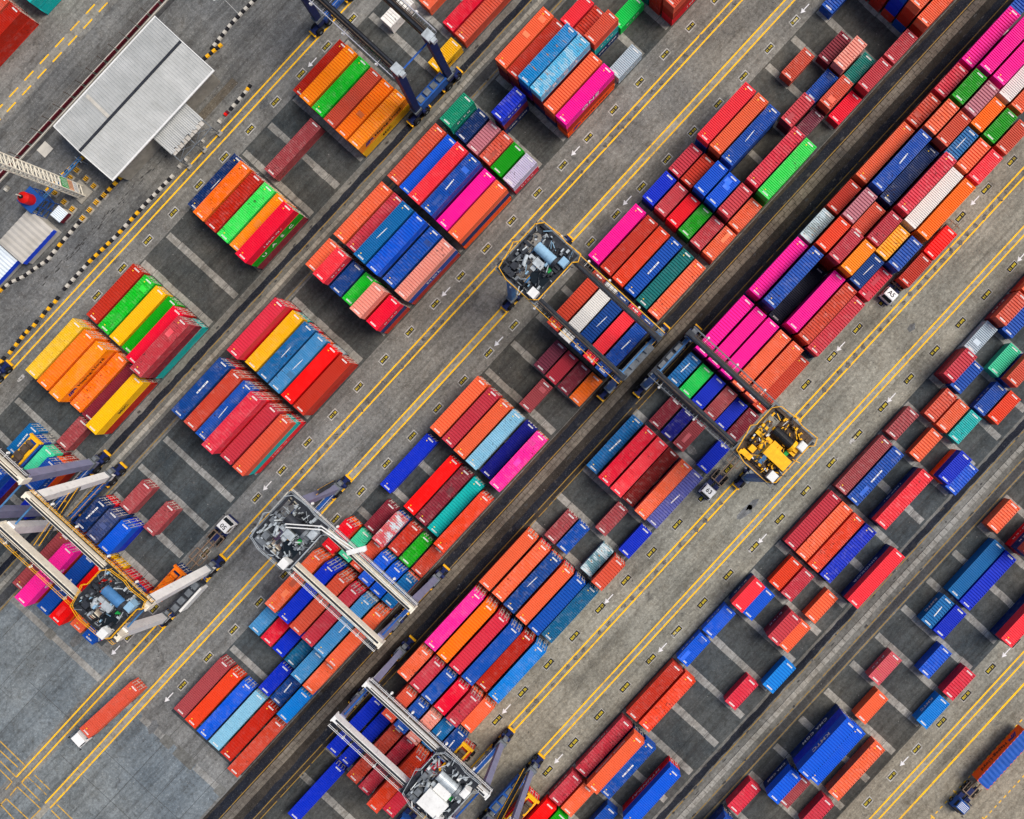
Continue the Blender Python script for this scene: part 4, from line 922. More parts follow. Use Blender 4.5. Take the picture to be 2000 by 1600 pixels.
    for x0, x1, y0, y1 in ((-hx-.2, hx+.2, -hy-.25, -hy+0.0), (-hx-.25, -hx+0.0, -hy, hy), (hx, hx+.3, -hy, hy), (-hx-.2, hx+.2, hy, hy+.3)): B(mb, x0, x1, y0, y1, -0.12, -0.06)
    sub('catwalk', mb, M[c.get('walk', 'dark_steel')])
D = dict
cols_dark = D(sill='steelblue_paint', leg='steelblue_paint', girder='dark_steel', rail='safety_yellow', bogie='navy_paint', tie='steelblue_paint', deck='dark_steel', drum='paleblue_paint', mach='pale_steel', mach2='dark_steel', mach3='mid_steel', cabinet='paleblue_paint', cabin='dark_steel', trail='safety_yellow', walk='mid_steel', gw=0.42)
crane('dark blue gantry crane with a dark yellow railed trolley beside the white container roof', (152, 12), (130, 41), -279.5, -25, -255, cols_dark, house=(85, -22, 7.5, 'mid_steel'), seed=2)
cy = D(cols_dark, leg='steelblue_paint', deck='rust_steel', drum='black_paint', mach='safety_yellow', mach2='safety_yellow', mach3='rust_steel', cabinet='white_paint', cabin='safety_yellow', trail='safety_yellow', girder='dark_steel', rail='mid_steel')
y3 = crane('blue gantry crane carrying a yellow machinery trolley above the magenta containers', (192, 64), (172, 86), 22, 285, 246, cy, house=(125, 20, 8.0, 'dark_steel'), seed=3)
for o in y3.children:
    if o.name.startswith('trolley'):
        c0 = Vector(W(129, 246, 0))-y3.location; mb = MB(); z = ZT+2.0
        mb.box(c0.x-2.2, c0.x-0.2, c0.y-3.6, c0.y+0.6, z, z+0.5); mb.build('trolley_roof', M['safety_yellow'], o)
cw = D(sill='blue_paint', leg='leg_white', girder='cream_paint', rail='safety_yellow', bogie='navy_paint', tie='steelblue_paint', deck='dark_steel', drum='steelblue_paint', mach='pale_steel', mach2='dark_steel', mach3='mid_steel', cabinet='paleblue_paint', cabin='dark_steel', trail='safety_yellow', lw=1.3, gw=0.45)
crane('white legged gantry crane with cream girders and dark yellow railed trolley, left edge', (-762, -891), (-793, -863), -618, -355, -398, cw, stairs=((-775, -612, 12), (-850, -560, 21)), house=(-825, -349, 7.0, 'dark_steel'), seed=4)
cl = D(cw, ws=0.2, leg='lavender_paint', deck='mid_steel', rail='white_paint', trail='pale_steel')
crane('grey legged gantry crane with a cream girder end cut off by the left edge', (-766, -890), (-780, -862), -915, -657, -800, cl, seed=5, trolley=False)
c5 = D(sill='blue_paint', leg='lavender_paint', girder='cream_paint', rail='white_paint', bogie='navy_paint', tie='blue_paint', deck='dark_steel', drum='dark_steel', mach='pale_steel', mach2='mid_steel', mach3='pale_steel', cabinet='pale_steel', cabin='black_paint', trail='pale_steel', lw=1.1, gw=0.4, tray='pale_steel', walk='mid_steel', ws=0.35)
k5 = crane('cream gantry crane with lavender legs and a white jib on its pale machinery trolley', (-483, -600), (-492, -573), -279.5, -22, -255, c5, seed=6, stairs=((-478, -290, 3), (-470, -276, 17)))
mb = MB(); a = W(-520, -262, ZT+3.2)-k5.location; b = W(-482, -215, ZT+3.4)-k5.location; e = W(-478, -150, ZT+1.6)-k5.location
for d in (Vector((0.18, 0.18, 0)), Vector((-0.18, -0.18, 0))): mb.bar(a+d, b+d, 0.16); mb.bar(b+d, e+d, 0.16)
f = W(-500, -150, ZT+1.8)-k5.location; g_ = W(-455, -142, ZT+1.8)-k5.location; mb.bar(W(-490, -158, ZT+1.5)-k5.location, W(-462, -140, ZT+1.5)-k5.location, 0.75, 0.6)
mb.build('service_jib', M['white_paint'], k5)
c6 = D(c5, lw=0.9, girder='white_paint', cabinet='white_paint', mach='pale_steel', mach2='mid_steel', drum='pale_steel', walk='dark_steel', tray='rust_steel', ws=0.2)
k6 = crane('white girder gantry crane with lavender legs and pale trolley at the bottom edge', (-629, -752), (-638, -717), 23, 285, 224, c6, seed=7)
for o in k6.children:
    if o.name.startswith('trolley'):
        c0 = Vector(W(-677.5, 224, 0))-k6.location; mb = MB(); z = ZT+2.2; mb.box(c0.x-3.4, c0.x-0.6, c0.y-2.6, c0.y+1.2, z-1.6, z); mb.box(c0.x-0.5, c0.x+0.9, c0.y-2.0, c0.y+0.8, z-1.6, z-0.4); mb.box(c0.x-3.5, c0.x-0.5, c0.y-2.7, c0.y+1.3, z, z+0.08); mb.build('machinery_house', M['white_paint'], o)
c7 = D(c5, lw=0.8, leg='lavender_paint', girder='white_paint')
crane('lavender legged gantry crane with blue stair tower rising from the bottom edge', (-627, -752), (-650, -725), 362, 617, 560, c7, seed=8, trolley=False, stairs=((-632, 352, 3), (-705, 352, 20)), house=(-690, 356, 7.0, 'blue_paint'))
c1 = D(sill='blue_paint', leg='navy_paint', girder='black_paint', rail='grey_paint', bogie='navy_paint', tie='blue_paint', deck='dark_steel', drum='pale_steel', mach='dark_steel', mach2='dark_steel', mach3='mid_steel', cabinet='blue_paint', cabin='blue_paint', trail='mid_steel', lw=1.15, gw=0.5, walk='mid_steel')
k1 = crane('dark navy gantry crane with black girders and bright blue sill at the top edge', (245, 154), (243, 165), -915, -658, -800, c1, seed=9, trolley=False, house=(200, -660, 6.5, 'blue_paint'))
for g in (243, 165):
    p = W(g, -658, 0)-k1.location; mb = MB(); mb.box(p.x-0.75, p.x+0.75, p.y-1.3, p.y+0.3, ZT-0.6, ZT+0.25); mb.box(p.x-0.4, p.x+0.5, p.y-1.9, p.y-1.3, ZT-0.9, ZT); mb.build('girder_cap', M['pale_steel'], k1)

w4 = bpy.data.objects.get('gantry_crane.002'); mb = MB(); a = W(-855, -339, 0)-w4.location; b = W(-795, -339, 0)-w4.location
mb.box(a.x, b.x, a.y-0.25, a.y+0.25, 1.6, 4.4); mb.build('side_screen', M['white_paint'], w4)
def spreader(label, u, v, z, mat, rz=0.0, cables=True):
    root = empty('spreader', W(u, v, z), label, 'spreader', 'container spreaders under the gantry cranes', rz)
    mb = MB()
    for y in (-0.85, 0.85): mb.box(-2.9, 2.9, y-0.16, y+0.16, 0.0, 0.42)
    mb.box(-0.9, 0.9, -0.69, 0.69, 0.02, 0.4)
    mb.build('frame', M[mat], root)
    for s in (-1, 1):
        mb = MB(); x0, x1 = sorted((s*2.9, s*3.25)); mb.box(x0, x1, -1.3, 1.3, -0.02, 0.5); x0, x1 = sorted((s*2.55, s*2.9)); mb.box(x0, x1, -0.69, 0.69, 0.1, 0.35)
        for y in (-1.25, 1.25): mb.box(s*3.1-0.12, s*3.1+0.12, y-0.1, y+0.1, -0.2, 0.0)
        mb.build('end_beam', M[mat], root)
    mb = MB(); mb.box(-2.0, 2.0, -0.5, 0.5, 0.5, 0.95); mb.box(-1.2, -0.2, -0.8, 0.8, 0.95, 1.3); mb.box(0.3, 1.4, -0.6, 0.6, 0.95, 1.25); mb.cyl((-2.2,-0.5,0.9),(-2.2,0.5,0.9),0.4,12); mb.cyl((2.0,-0.6,0.9),(2.0,0.6,0.9),0.35,12)
    mb.build('head_block', M['rust_steel' if mat != 'safety_orange' else 'safety_orange'], root)
    if cables:
        mb = MB()
        for x in (-1.6, 1.6):
            for y in (-0.6, 0.6): mb.cyl((x, y, 1.0), (x*1.3, y*1.6, 22.3-z), 0.025, 5)
        mb.build('hoist_cable', M['black_paint'], root)
    return root
spreader('yellow spreader frame resting on the blue container at the left edge', -824, -755, 2*(CH+0.012)+0.24, 'safety_yellow', cables=False)
spreader('orange spreader lowered onto the dark container behind the white cab marked 50', -829, -391, 1.35+CH+0.25, 'safety_orange')
spreader('yellow spreader gripping the brick red container beside bay number B09 32', -705, 238, 1.35+CH+0.25, 'safety_yellow')
spreader('yellow spreader on the red container under the lavender crane leg at the bottom edge', -692, 397, 1.35+CH+0.25, 'safety_yellow')

# ------------------------------------------------------------------ terminal tractors and trailers
def truck(label, u, v, rz, cab_mat, number, trailer=12.6, num_mat='black_mark', tmat='trailer_steel', stripes=False):
    """origin under the middle of the cab, +X is forward"""
    root = empty('terminal_truck', W(u, v, 0), label, 'truck', 'terminal trucks', rz)
    mb = MB(); mb.box(-4.4, 1.1, -0.45, -0.25, 0.75, 1.05); mb.box(-4.4, 1.1, 0.25, 0.45, 0.75, 1.05); mb.box(-1.9, -1.0, -1.15, -0.5, 0.6, 1.2); mb.box(-1.9, -1.1, 0.5, 1.15, 0.6, 1.15)
    mb.box(-3.7, -2.4, -0.6, 0.6, 1.06, 1.3); mb.box(1.1, 1.35, -1.15, 1.15, 0.4, 0.9); mb.cyl((-1.35,0.9,1.2),(-1.35,0.9,2.9),0.09,8)
    ch = mb.build('chassis', M['navy_paint'], root)
    mb = MB(); mb.hexa([(-1.0,-1.2,0.8),(1.15,-1.2,0.8),(1.15,1.2,0.8),(-1.0,1.2,0.8)], [(-1.0,-1.2,2.15),(1.12,-1.2,2.0),(1.12,1.2,2.0),(-1.0,1.2,2.15)])
    mb.hexa([(-0.98,-1.17,2.155),(1.1,-1.17,2.005),(1.1,1.17,2.005),(-0.98,1.17,2.155)], [(-0.9,-1.02,2.95),(0.62,-1.02,2.95),(0.62,1.02,2.95),(-0.9,1.02,2.95)])
    mb.box(-0.8, 0.5, -0.9, 0.9, 2.952, 3.0); cb = mb.build('cab', M[cab_mat], root)
    mb = MB(); mb.face([(1.095,-0.98,2.08),(1.095,0.98,2.08),(0.7,0.92,2.88),(0.7,-0.92,2.88)])
    n = Vector((0.9, 0, 0.45)).normalized()*0.02
    mb.v = [tuple(Vector(p)+n) for p in mb.v]; mb.build('windscreen', M['glass'], cb)
    for s in (-1, 1):
        mb = MB(); mb.face([(-0.6,s*1.165,2.2),(0.7,s*1.165,2.15),(0.45,s*1.075,2.85),(-0.6,s*1.075,2.85)]); mb.v = [(p[0], p[1]+s*0.012, p[2]) for p in mb.v]; mb.build('side_window', M['glass'], cb)
        mb = MB(); mb.bar((1.0, s*1.2, 2.3), (1.2, s*1.45, 2.3), 0.05); mb.box(1.15, 1.25, s*1.5-0.1, s*1.5+0.1, 1.9, 2.4); mb.build('mirror', M['black_paint'], cb)
    if number:
        o = obj('number', text_mesh(number, 1.15, num_mat, 1.0), cb, (-0.15, 0, 3.006), -math.pi/2 if False else math.pi/2)
    if stripes:
        mb = MB()
        for k in range(5): mb.box(-0.75+k*0.27, -0.65+k*0.27, -0.9, 0.9, 3.001, 3.012)
        mb.build('stripe', M['white_mark'], cb)
    for x in (0.35, -2.7, -3.75):
        for s in (-1, 1):
            mb = MB(); mb.cyl((x, s*0.72, 0.52), (x, s*1.2, 0.52), 0.52, 16); mb.cyl((x, s*1.18, 0.52), (x, s*1.215, 0.52), 0.24, 10, 1); mb.build('wheel', [M['rubber'], M['mid_steel']], root)
    if trailer:
        x0 = -2.2-trailer; x1 = -2.2; mb = MB()
        for y in (-0.5, 0.5): mb.box(x0, x1, y-0.09, y+0.09, 1.0, 1.32)
        n = 7
        for k in range(n):
            x = x0+0.1+(x1-x0-0.3)*k/(n-1); w = 1.25 if k in (0, 2, 3, 4, 6) else 0.8
            mb.box(x, x+0.16, -w, -0.59, 1.05, 1.3); mb.box(x, x+0.16, 0.59, w, 1.05, 1.3); mb.box(x+0.02, x+0.14, -0.41, 0.41, 1.05, 1.28)
        for k in (0, 3, 5):
            xa = x0+0.3+(x1-x0-0.3)*k/(n-1); xb = xa+(x1-x0-0.3)/(n-1)-0.2
            for s in (-1, 1): mb.box(xa, xb, s*1.25-0.06, s*1.25+0.06, 1.12, 1.28)
            mb.bar((xa, -0.4, 1.15), (xb, 0.4, 1.15), 0.08); 
        tr = mb.build('trailer', M[tmat], root)
        for x in (x0+1.6, x0+2.9):
            for s in (-1, 1):
                mb = MB(); mb.cyl((x, s*0.7, 0.5), (x, s*1.2, 0.5), 0.5, 16); mb.cyl((x, s*1.18, 0.5), (x, s*1.215, 0.5), 0.24, 10, 1); mb.build('wheel', [M['rubber'], M['mid_steel']], tr)
        mb = MB()
        for s in (-1, 1): mb.box(x1-2.6, x1-2.45, s*0.75-0.06, s*0.75+0.06, 0.25, 1.05)
        mb.build('landing_leg', M['mid_steel'], tr)
    return root
truck('white cab marked A5 towing brick red and scarlet containers beside the magenta block', 511, 251, math.pi, 'cab_white', 'A5', 15.4)
truck('white cab marked 63 with an empty trailer beneath the yellow trolley crane', -5, 250, math.pi, 'cab_white', '63')
truck('white cab marked 50 with a partly loaded trailer beside the white legged crane', -683, -390, 0.0, 'cab_white', '50', 13.4)
truck('white cab hauling a long salmon container alone across the apron', -1177, -318, math.pi-R(5.2), 'cab_white', None, 11.5)
truck('blue cab with white stripes pulling the orange open top container', -121, 1020, math.pi, 'blue_paint', None, 15.0, stripes=True)
truck('terminal tractor mostly hidden under the white girder crane at the bottom edge', -872, 251, math.pi, 'blue_paint', None, 16.0)
truck('terminal tractor hidden below the bottom edge under the lavender crane', -850, 396, math.pi, 'blue_paint', None, 15.5)
CZ = 1.33
def tl(size, col, u, v, label, **k):
    rz = k.pop('rz', 0.0); return container(size, col, W(u, v, CZ), rz, k.pop('wear', None), k.pop('text', None), k.pop('side', -1), k.pop('coarse', None), label, 'containers riding on trailers', k.pop('doors', False), k.pop('tarp', False))
tl(20, 'brick', 574, 252, 'short brick red container riding behind the white cab marked A5', coarse=False, wear=0.3)
tl(20, 'scarlet', 645, 252, 'short scarlet container at the rear of the trailer behind cab A5', wear=0.1)
tl(40, 'salmon', -1085, -309.5, 'long salmon container with a dark roof stain on the lone truck crossing the apron', rz=-R(4.9), doors=True, wear=0.5, coarse=False)
tl(20, 'navy', -829, -391, 'short dark navy container under the orange spreader behind cab 50', doors=True)
tl(20, 'brick', -705, 240, 'short brick red container held by the yellow spreader beside bay number B09 32', doors=True)
tl(20, 'red', -692, 397, 'short red container under the yellow spreader at the bottom edge', doors=True)
tl(40, 'doranged', 4, 1012, 'long deep orange open top container with blue tarpaulin at the bottom right', text='HL', side=1, tarp=True)
# ------------------------------------------------------------------ shed, fence, tower and yard furniture beyond the stacks
def shed():
    u0, u1, v0, v1 = -333, -53, -1127, -980; root0 = W((u0+u1)/2, (v0+v1)/2, 0)
    r = empty('warehouse', root0, 'long warehouse with pale ribbed metal roof and dark ridge line beside the truck road', 'shed')
    hx = (u1-u0)/S/2; hy = (v1-v0)/S/2
    def slope(s):
        mb = MB(); n = int(2*hx/0.55)
        for i in range(n):
            a = -hx+2*hx*i/n; b = -hx+2*hx*(i+1)/n; m = a+(b-a)*0.72
            for x0, x1, z0, z1 in ((a, m, 0, 0), (m, (m+b)/2, 0, 0.06), ((m+b)/2, b, 0.06, 0)):
                pts = [(x0, 0.06*s, 7.35+z0), (x1, 0.06*s, 7.35+z1), (x1, s*hy, 6.2+z1), (x0, s*hy, 6.2+z0)]
                mb.face(pts if s < 0 else pts[::-1])
        mb.build('roof_panel', M['roof_sheet'], r)
    slope(-1); slope(1)
    mb = MB(); mb.box(-hx, hx, -0.22, 0.22, 7.2, 7.50); mb.build('ridge_gutter', M['dark_steel'], r)
    mb = MB(); mb.box(-hx-0.15, hx+0.15, -hy-0.3, -hy, 6.05, 6.25); mb.box(-hx-0.15, hx+0.15, hy, hy+0.25, 6.05, 6.25)
    for x in (-hx-0.15, hx): mb.bar((x+0.07, -hy, 6.24), (x+0.07, 0, 7.42), 0.16, 0.12); mb.bar((x+0.07, hy, 6.24), (x+0.07, 0, 7.42), 0.16, 0.12)
    mb.build('roof_edge', M['white_paint'], r)
    x = (-249-(u0+u1)/2)/S; mb = MB(); mb.face([(x-0.3,0.3,7.43),(x+0.3,0.3,7.43),(x+0.3,hy-0.5,6.36),(x-0.3,hy-0.5,6.36)]); mb.build('roof_light', M['pale_concrete'], r)
    mb = MB()
    for s in (-1, 1): mb.box(-hx+0.8, hx-0.8, s*(hy-0.9)-0.1, s*(hy-0.9)+0.1, 0, 6.0)
    for s in (-1, 1): mb.box(s*(hx-0.8)-0.1, s*(hx-0.8)+0.1, -hy+1.01, hy-1.01, 0, 6.0)
    mb.build('wall', M['concrete'], r)
    def corr_roof(mb, x0, x1, ya, yb, za, zb, torn=False):
        n = int((x1-x0)/0.35); rn = random.Random(5)
        for i in range(n):
            a = x0+(x1-x0)*i/n; b = x0+(x1-x0)*(i+1)/n; m = (a+b)/2; e = ya-(rn.uniform(-0.35, 0.25) if torn else 0); zz = za+(rn.uniform(-0.12, 0.2) if torn and rn.random() < 0.5 else 0)
            mb.face([(a, e, zz), (m, e, zz+0.08), (m, yb, zb+0.08), (a, yb, zb)]); mb.face([(m, e, zz+0.08), (b, e, zz), (b, yb, zb), (m, yb, zb+0.08)])
    cx = (u0+u1)/2; cyv = (v0+v1)/2
    c = empty('loading_canopy', W(-180, -955, 0), 'torn ribbed metal canopy on a bare steel frame leaning against the warehouse', 'canopy')
    mb = MB(); corr_roof(mb, -4.15, 4.15, -1.4, 3.0, 4.3, 5.0, True); mb.build('canopy_roof', M['roof_sheet'], c)
    mb = MB()
    for y, z in ((2.7, 4.8), (0.6, 4.45), (-1.2, 4.15), (-3.1, 3.9)): mb.box(-4.1, 4.1, y-0.07, y+0.07, z-0.22, z-0.1)
    for x in (-4.0, 0, 4.0):
        mb.bar((x, 2.7, 4.6), (x, -3.1, 3.7), 0.12, 0.18)
        mb.bar((x, -3.1, 0), (x, -3.1, 3.9), 0.2); mb.bar((x, -3.1, 2.2), (x+(0.9 if x < 4 else -0.9), -3.0, 3.8), 0.08)
    for x in (-4, 0): mb.bar((x, -1.2, 4.0), (x+4, -3.1, 3.8), 0.07); mb.bar((x, -3.1, 3.8), (x+4, -1.2, 4.0), 0.07)
    mb.build('canopy_frame', M['mid_steel'], c)
    mb = MB()
    for k in range(9): mb.face([(-3.9+k*0.86,-1.9,4.1),(-3.15+k*0.86,-1.9,4.1),(-3.15+k*0.86,-1.1,4.22),(-3.9+k*0.86,-1.1,4.22)])
    mb.build('canopy_panel', M['grey_roof_sheet'], c)
    mb = MB()
    for x in (-4.0, 0, 4.0): mb.box(x-0.45, x+0.45, -3.6, -2.7, 0, 0.5)
    mb.build('footing', M['concrete'], c)
shed()
# fence of dark red panels and steel posts behind the shed
f0 = W(-200, -1178, 0); fr = empty('boundary_fence', f0, 'long low fence of dark red panels with tall thin posts behind the warehouse', 'fence')
mb = MB(); mb.box(-62, 62, -0.55, -0.4, 0, 0.35); mb.box(-62, 62, 0.3, 0.5, 0, 0.5); mb.build('base_wall', M['pale_concrete'], fr)
for k in range(-21, 22):
    x = k*2.86; mb = MB(); mb.box(x-1.2, x+1.2, -0.05, 0.05, 0.05, 0.95)
    for j in range(6): mb.box(x-1.1+j*0.44, x-1.02+j*0.44, -0.1, -0.052, 0.1, 0.9)
    mb.build('panel', M['maroon_paint'], fr)
    mb = MB(); mb.bar((x+1.43, 0.1, 0), (x+1.43, 0.1, 3.2), 0.09); mb.bar((x+1.43, 0.1, 3.2), (x+1.43, -0.25, 3.6), 0.07); mb.build('post', M['rust_steel'], fr)
mb = MB()
for z in (1.3, 1.8, 2.3, 2.8, 3.2): mb.box(-62, 62, 0.09, 0.11, z-0.01, z+0.01)
mb.build('wire', M['rust_steel'], fr)
kb = MB(); rect(kb, UMIN, UMAX, -1172, -1163, 0.02); struct(kb.build('gutter', M['dark_runway']))
# lattice tower
base = W(-404, -1043, 0); th = R(0); tw = empty('lattice_tower', base, 'tall cream lattice tower with a green notice board low on it, at the left edge', 'tower')
ax = (P(163.7, 387)-P(157.6, 367)).normalized(); nx = Vector((ax.y, -ax.x, 0))
if nx.dot(-base) < 0: nx = -nx
ax = ax; w = 0.95; d = 0.6; H = 34
cor = [ax*w+nx*d, -ax*w+nx*d, -ax*w-nx*d, ax*w-nx*d]
mb = MB()
for q_ in cor: mb.cyl(q_, q_+Vector((0,0,H)), 0.13, 8)
mb.build('chord', M['cream_paint'], tw)
mb = MB(); z = 1.0; k = 0
while z < H:
    for a, b in zip(cor, cor[1:]+cor[:1]):
        mb.bar(a+Vector((0,0,z)), b+Vector((0,0,z)), 0.14)
        a2, b2 = (a, b) if k % 2 else (b, a); mb.bar(a2+Vector((0,0,z)), b2+Vector((0,0,z+1.15)), 0.07)
    z += 1.15; k += 1
mb.build('bracing', M['cream_paint'], tw)
def panel(z0, z1, mat, name='notice_board'):
    mb = MB(); a = -ax*(w-0.05)+nx*(d+0.16); b = ax*(w-0.05)+nx*(d+0.16); mb.hexa([a+Vector((0,0,z0)), b+Vector((0,0,z0)), b-nx*0.05+Vector((0,0,z0)), a-nx*0.05+Vector((0,0,z0))], [a+Vector((0,0,z1)), b+Vector((0,0,z1)), b-nx*0.05+Vector((0,0,z1)), a-nx*0.05+Vector((0,0,z1))])
    o = mb.build(name, M[mat], tw)
    m2 = MB(); rn = random.Random(int(z0*10)); z = z0+0.2
    while z < z1-0.15:
        x = -0.7
        while x < 0.65:
            l = rn.uniform(0.1, 0.3); p = nx*(d+0.165)+ax*x; m2.face([p+Vector((0,0,z)), p+ax*l+Vector((0,0,z)), p+ax*l+Vector((0,0,z+0.1)), p+Vector((0,0,z+0.1))]); x += l+0.08
        z += 0.26
    m2.build('writing', M['white_mark' if mat == 'signal_green' else 'black_mark'], o)
panel(5.6, 7.6, 'signal_green'); panel(4.0, 5.4, 'salmon_paint'); panel(2.5, 3.8, 'white_paint')
mb = MB(); mb.box(-1.5, 1.5, -1.6, 1.6, 0, 0.35); mb.build('plinth', M['concrete'], tw)
# red tank on blue scaffold
tk = empty('water_tank', P(90, 401), 'red tank standing on a blue steel scaffold beside the lattice tower', 'tank')
mb = MB(); hz = 4.6
for x in (-1.7, 0, 1.7):
    for y in (-1.7, 1.7): mb.bar((x, y, 0), (x*0.9, y*0.9, hz), 0.12)
for z in (1.4, 2.9, hz): 
    for s in (-1.6, 1.6): mb.bar((-1.7, s, z), (1.7, s, z), 0.1); mb.bar((s, -1.7, z), (s, 1.7, z), 0.1)
for s in (-1.65, 1.65):
    for z in (0, 1.5, 3.0): mb.bar((-1.7, s, z), (1.7, s, z+1.4), 0.08); mb.bar((s, 1.7, z), (s, -1.7, z+1.4), 0.08)
mb.box(-1.7, 1.7, -1.7, 1.7, hz, hz+0.1); mb.build('scaffold', M['blue_paint'], tk)
mb = MB(); mb.cyl((0,0,hz+0.1),(0,0,hz+2.2),1.0,24); mb.cyl((0,0,hz+2.2),(0,0,hz+2.75),1.0,24,0,0.4); mb.build('tank', M['signal_red'], tk)
mb = MB(); mb.cyl((0,0,hz+2.75),(0,0,hz+3.0),0.35,12); mb.cyl((0.1,0,hz+3.0),(0.1,0,hz+4.3),0.1,8,1); mb.build('lid', [M['black_paint'], M['cream_paint']], tk)
# site huts on the left edge
def hut(label, u0, u1, v0, v1, h, roof, wall, wave):
    c0 = W((u0+u1)/2, (v0+v1)/2, 0); r = empty('site_hut', c0, label, 'hut'); hx = (u1-u0)/S/2; hy = (v1-v0)/S/2
    mb = MB(); n = int(2*hx/wave)
    for i in range(n):
        a = -hx+2*hx*i/n; b = -hx+2*hx*(i+1)/n; m = (a+b)/2
        mb.face([(a,-hy-0.3,h),(m,-hy-0.3,h+0.1),(m,hy,h+0.5),(a,hy,h+0.4)]); mb.face([(m,-hy-0.3,h+0.1),(b,-hy-0.3,h),(b,hy,h+0.4),(m,hy,h+0.5)])
    mb.build('roof', M[roof], r)
    mb = MB(); mb.box(-hx+0.2, hx-0.2, -hy+0.2, hy-0.2, 0, h-0.1); mb.build('wall', M['pale_concrete'], r)
    mb = MB(); mb.box(-hx+0.1, hx-0.1, -hy-0.3, -hy+0.05, h-1.2, h-0.05); mb.build('awning', M[wall], r)
    return r
hut('grey ribbed roof hut with bright blue awning at the left edge', -574, -486, -1073, -1016, 3.4, 'grey_roof_sheet', 'brightblue', 0.9) if False else None
flat('awning_blue', rgb(20, 70, 215), 0.5, 0, 0.12)
hut('grey ribbed roof hut with a bright blue awning beside the red tank', -574, -486, -1073, -1016, 3.4, 'grey_roof_sheet', 'awning_blue', 0.9)
hut('pale blue roofed hut with a blue awning cut off by the left edge', -680, -577, -1075, -1030, 2.9, 'paleblue_roof_sheet', 'awning_blue', 0.6)
hut('small hut with grey blue roof and dark red trim below the lattice tower', -470, -445, -1040, -1022, 2.6, 'paleblue_roof_sheet', 'maroon_paint', 0.3)
# elevated pipe beside the tower
pp = empty('pipe_bridge', P(128, 370), 'grey steel pipe bridge running from the warehouse corner past the tower', 'pipe')
mb = MB(); mb.cyl((-6.6,0,3.0),(6.6,0,3.0),0.16,10); mb.cyl((-6.6,0.4,3.0),(6.6,0.4,3.0),0.1,8); mb.build('pipe', M['steelblue_paint'], pp)
mb = MB()
for x in (-6, -2, 2, 6): mb.bar((x,0.2,0),(x,0.2,3.0),0.16); mb.bar((x,-0.6,3.0),(x,1.0,3.0),0.12)
mb.build('support', M['pale_steel'], pp)
# striped kerb stones and blocks
def block_mesh(name, l, w, h, m1, m2):
    mb = MB(); mb.hexa([(-l,-w,0),(0,-w,0),(0,w,0),(-l,w,0)], [(-l+0.05,-w*0.8,h),(0,-w*0.8,h),(0,w*0.8,h),(-l+0.05,w*0.8,h)], 0); mb.hexa([(0.002,-w,0),(l,-w,0),(l,w,0),(0.002,w,0)], [(0.002,-w*0.8,h),(l-0.05,-w*0.8,h),(l-0.05,w*0.8,h),(0.002,w*0.8,h)], 1)
    return mb.mesh(name, [M[m1], M[m2]])
WB = block_mesh('kerb_stone', 0.72, 0.3, 0.38, 'pale_concrete', 'black_mark'); YB = block_mesh('kerb_stone', 0.72, 0.3, 0.38, 'safety_yellow', 'black_mark'); GB = block_mesh('kerb_stone', 0.5, 0.35, 0.4, 'pale_concrete', 'concrete'); RB = block_mesh('kerb_stone', 0.5, 0.3, 0.45, 'signal_red', 'maroon_paint')
def run(pts, pitch, pick, label, group):
    pts = [P(*p) for p in pts]; k = 0; carry = 0.0
    for a, b in zip(pts, pts[1:]):
        d = b-a; L = d.length; t = carry
        while t < L:
            p = a+d*(t/L); o = obj('kerb_stone', pick(k), None, (p.x, p.y, 0.0), math.atan2(d.y, d.x)); tag(o, label, 'kerb stone', group); t += pitch; k += 1
        carry = t-L
rk = random.Random(11)
run([(158,432),(118,478),(94,508),(46,541),(20,553),(0,569),(-14,584)], 1.5, lambda k: YB if k in (4, 13, 14, 18, 19) else WB, 'black and white painted kerb stone in the curved row by the blue awning huts', 'kerb stones by the huts')
run([(334,348),(282,402),(232,457),(175,512),(120,572)], 1.5, lambda k: YB if k in (6, 7, 9, 11, 12, 13, 14) else WB, 'black and white or yellow kerb stone in the straight row along the yellow lines', 'kerb stones along the yellow lines')
run([(500,-2),(476,22),(450,50),(425,82),(412,98)], 1.42, lambda k: WB, 'black and white painted kerb stone in the row leading up from the warehouse corner', 'kerb stones above the warehouse')
run([(428,92),(399,116)], 1.45, lambda k: YB, 'yellow and black kerb stone clustered by the upper warehouse corner', 'yellow kerb stones by the warehouse')
run([(234,350),(200,385)], 1.45, lambda k: YB, 'yellow and black kerb stone in the short row near the lower warehouse corner', 'yellow kerb stones at the lower corner')
run([(158,312),(120,345)], 1.45, lambda k: YB, 'yellow and black kerb stone in the row beside the pipe bridge', 'yellow kerb stones by the pipe bridge')
run([(102,362),(82,385)], 1.4, lambda k: YB, 'yellow and black kerb stone in the row between tower and red tank', 'yellow kerb stones by the tank')
run([(478,183),(450,215)], 1.6, lambda k: WB, 'black and white kerb stone in the short row below the warehouse canopy', 'kerb stones below the canopy')
for i, (x, y) in enumerate(((111,586),(98,600),(86,614),(70,632),(56,645),(46,656),(35,670),(23,685),(6,703),(486,172))):
    o = obj('concrete_block', YB, None, P(x, y), R(8)); tag(o, 'yellow and black concrete block in the spaced line beside the yellow double line' if i < 9 else 'yellow and black concrete block at the upper end of the canopy kerb', 'block', 'spaced yellow blocks' if i < 9 else None)
for i, (x, y) in enumerate(((431,236),(398,273),(365,310),(353,324),(14,369))):
    o = obj('concrete_block', GB, None, P(x, y), R(5)); tag(o, ('pale concrete block %s' % ('below the canopy frame corner', 'in front of the canopy middle post', 'at the lower canopy post', 'just past the lower canopy post', 'beside the dark red fence')[i]), 'block')
o = obj('concrete_block', RB, None, P(443, 222), 0.0); tag(o, 'single red painted block in the kerb line below the warehouse', 'block')
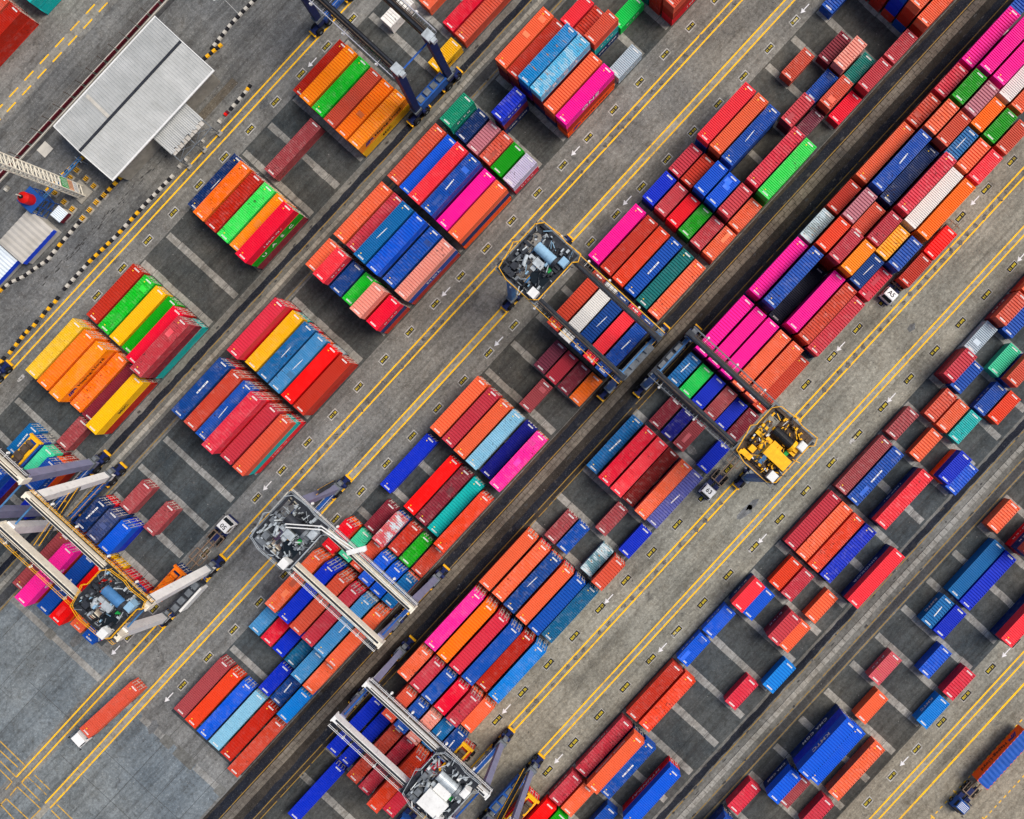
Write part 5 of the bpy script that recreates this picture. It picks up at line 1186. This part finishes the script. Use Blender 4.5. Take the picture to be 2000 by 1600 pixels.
pm = MB(); pm.box(-0.62, 0.62, -0.62, 0.62, 0, 0.14); PLM = pm.mesh('bollard_base', M['concrete'])
sm = MB()
for k in range(5): sm.box(-0.38+k*0.152, -0.38+(k+1)*0.152-0.001, -0.3, 0.3, 0.14, 0.6, k % 2)
STM = sm.mesh('striped_block', [M['safety_yellow'], M['black_mark']])
for x, y in ((152,333),(170,350),(185,364),(139,348),(109,378),(205,382),(190,396),(177,411),(163,427),(127,395),(143,409)):
    o = obj('striped_post', PLM, None, P(x, y), R(3)); tag(o, 'yellow and black striped stub post on a pad near the lattice tower', 'post', 'striped stub posts'); obj('striped_block', STM, o)
# planters and shrubs at the shed
def shrub(px, py, s, label):
    rn = random.Random(px); mb = MB()
    for k in range(150):
        a = rn.uniform(0, 6.28); r = s*math.sqrt(rn.random()); z = rn.uniform(0.1, 1.0)*s*1.3; p = Vector((math.cos(a)*r*(1-z*0.3/s), math.sin(a)*r*(1-z*0.3/s), z)); d = Vector((rn.uniform(-1,1), rn.uniform(-1,1), rn.uniform(-0.3,0.9))).normalized()*0.2; e = d.cross(Vector((rn.uniform(-1,1), rn.uniform(-1,1), 1))).normalized()*0.09
        mb.face([p-d, p+e, p+d, p-e])
    r = empty('shrub', P(px, py), label, 'shrub'); mb.build('foliage', M['leaf'], r); m2 = MB()
    for k in range(4): m2.bar((0,0,0), (rn.uniform(-.3,.3)*s, rn.uniform(-.3,.3)*s, s), 0.04)
    m2.build('stem', M['rust_steel'], r)
shrub(367, 195, 0.75, 'small bright green shrub against the warehouse wall above the canopy'); shrub(386, 178, 0.6, 'green shrub in the planting bed beside the warehouse wall'); shrub(411, 157, 0.8, 'yellow green shrub at the upper end of the planting bed'); shrub(238, 332, 0.45, 'tiny green shrub at the lower warehouse corner'); shrub(66, 408, 0.9, 'green bush growing beneath the blue scaffold')
bd = MB(); rect(bd, -140, -40, -978, -962, 0.03); struct(bd.build('planting_bed', M['gravel_dirt']))
mc = MB(); p = P(88, 292); mc.box(p.x-1.1, p.x+1.1, p.y-1.0, p.y+1.0, 0, 0.06); struct(mc.build('pit_cover', M['pale_concrete']))
lp = empty('street_lamp', P(465, 27), 'thin white street lamp beside the black and white kerb at the top', 'street lamp')
mb = MB(); mb.cyl((0,0,0),(0,0,7.5),0.09,8,0,0.05); mb.build('pole', M['white_paint'], lp); mb = MB(); mb.bar((0,0,7.5),(-0.9,0.4,7.7),0.07); mb.box(-1.4,-0.8,0.25,0.5,7.6,7.75); mb.build('lamp_head', M['white_paint'], lp)
# oily black streaks on the truck road beside the shed
os_ = MB(); rn = random.Random(21); bl = os_
for k in range(70):
    t = rn.random(); x = 395-250*t*1.25; y = 228+262*t*1.25; u, v = uv(x, y); blot(u+rn.uniform(-6, 6), v+rn.uniform(-5, 5), rn.uniform(2, 9), rn.uniform(0.6, 1.8), 0.012+0.0001*k, rn)
struct(os_.build('road_stains', M['oil']))
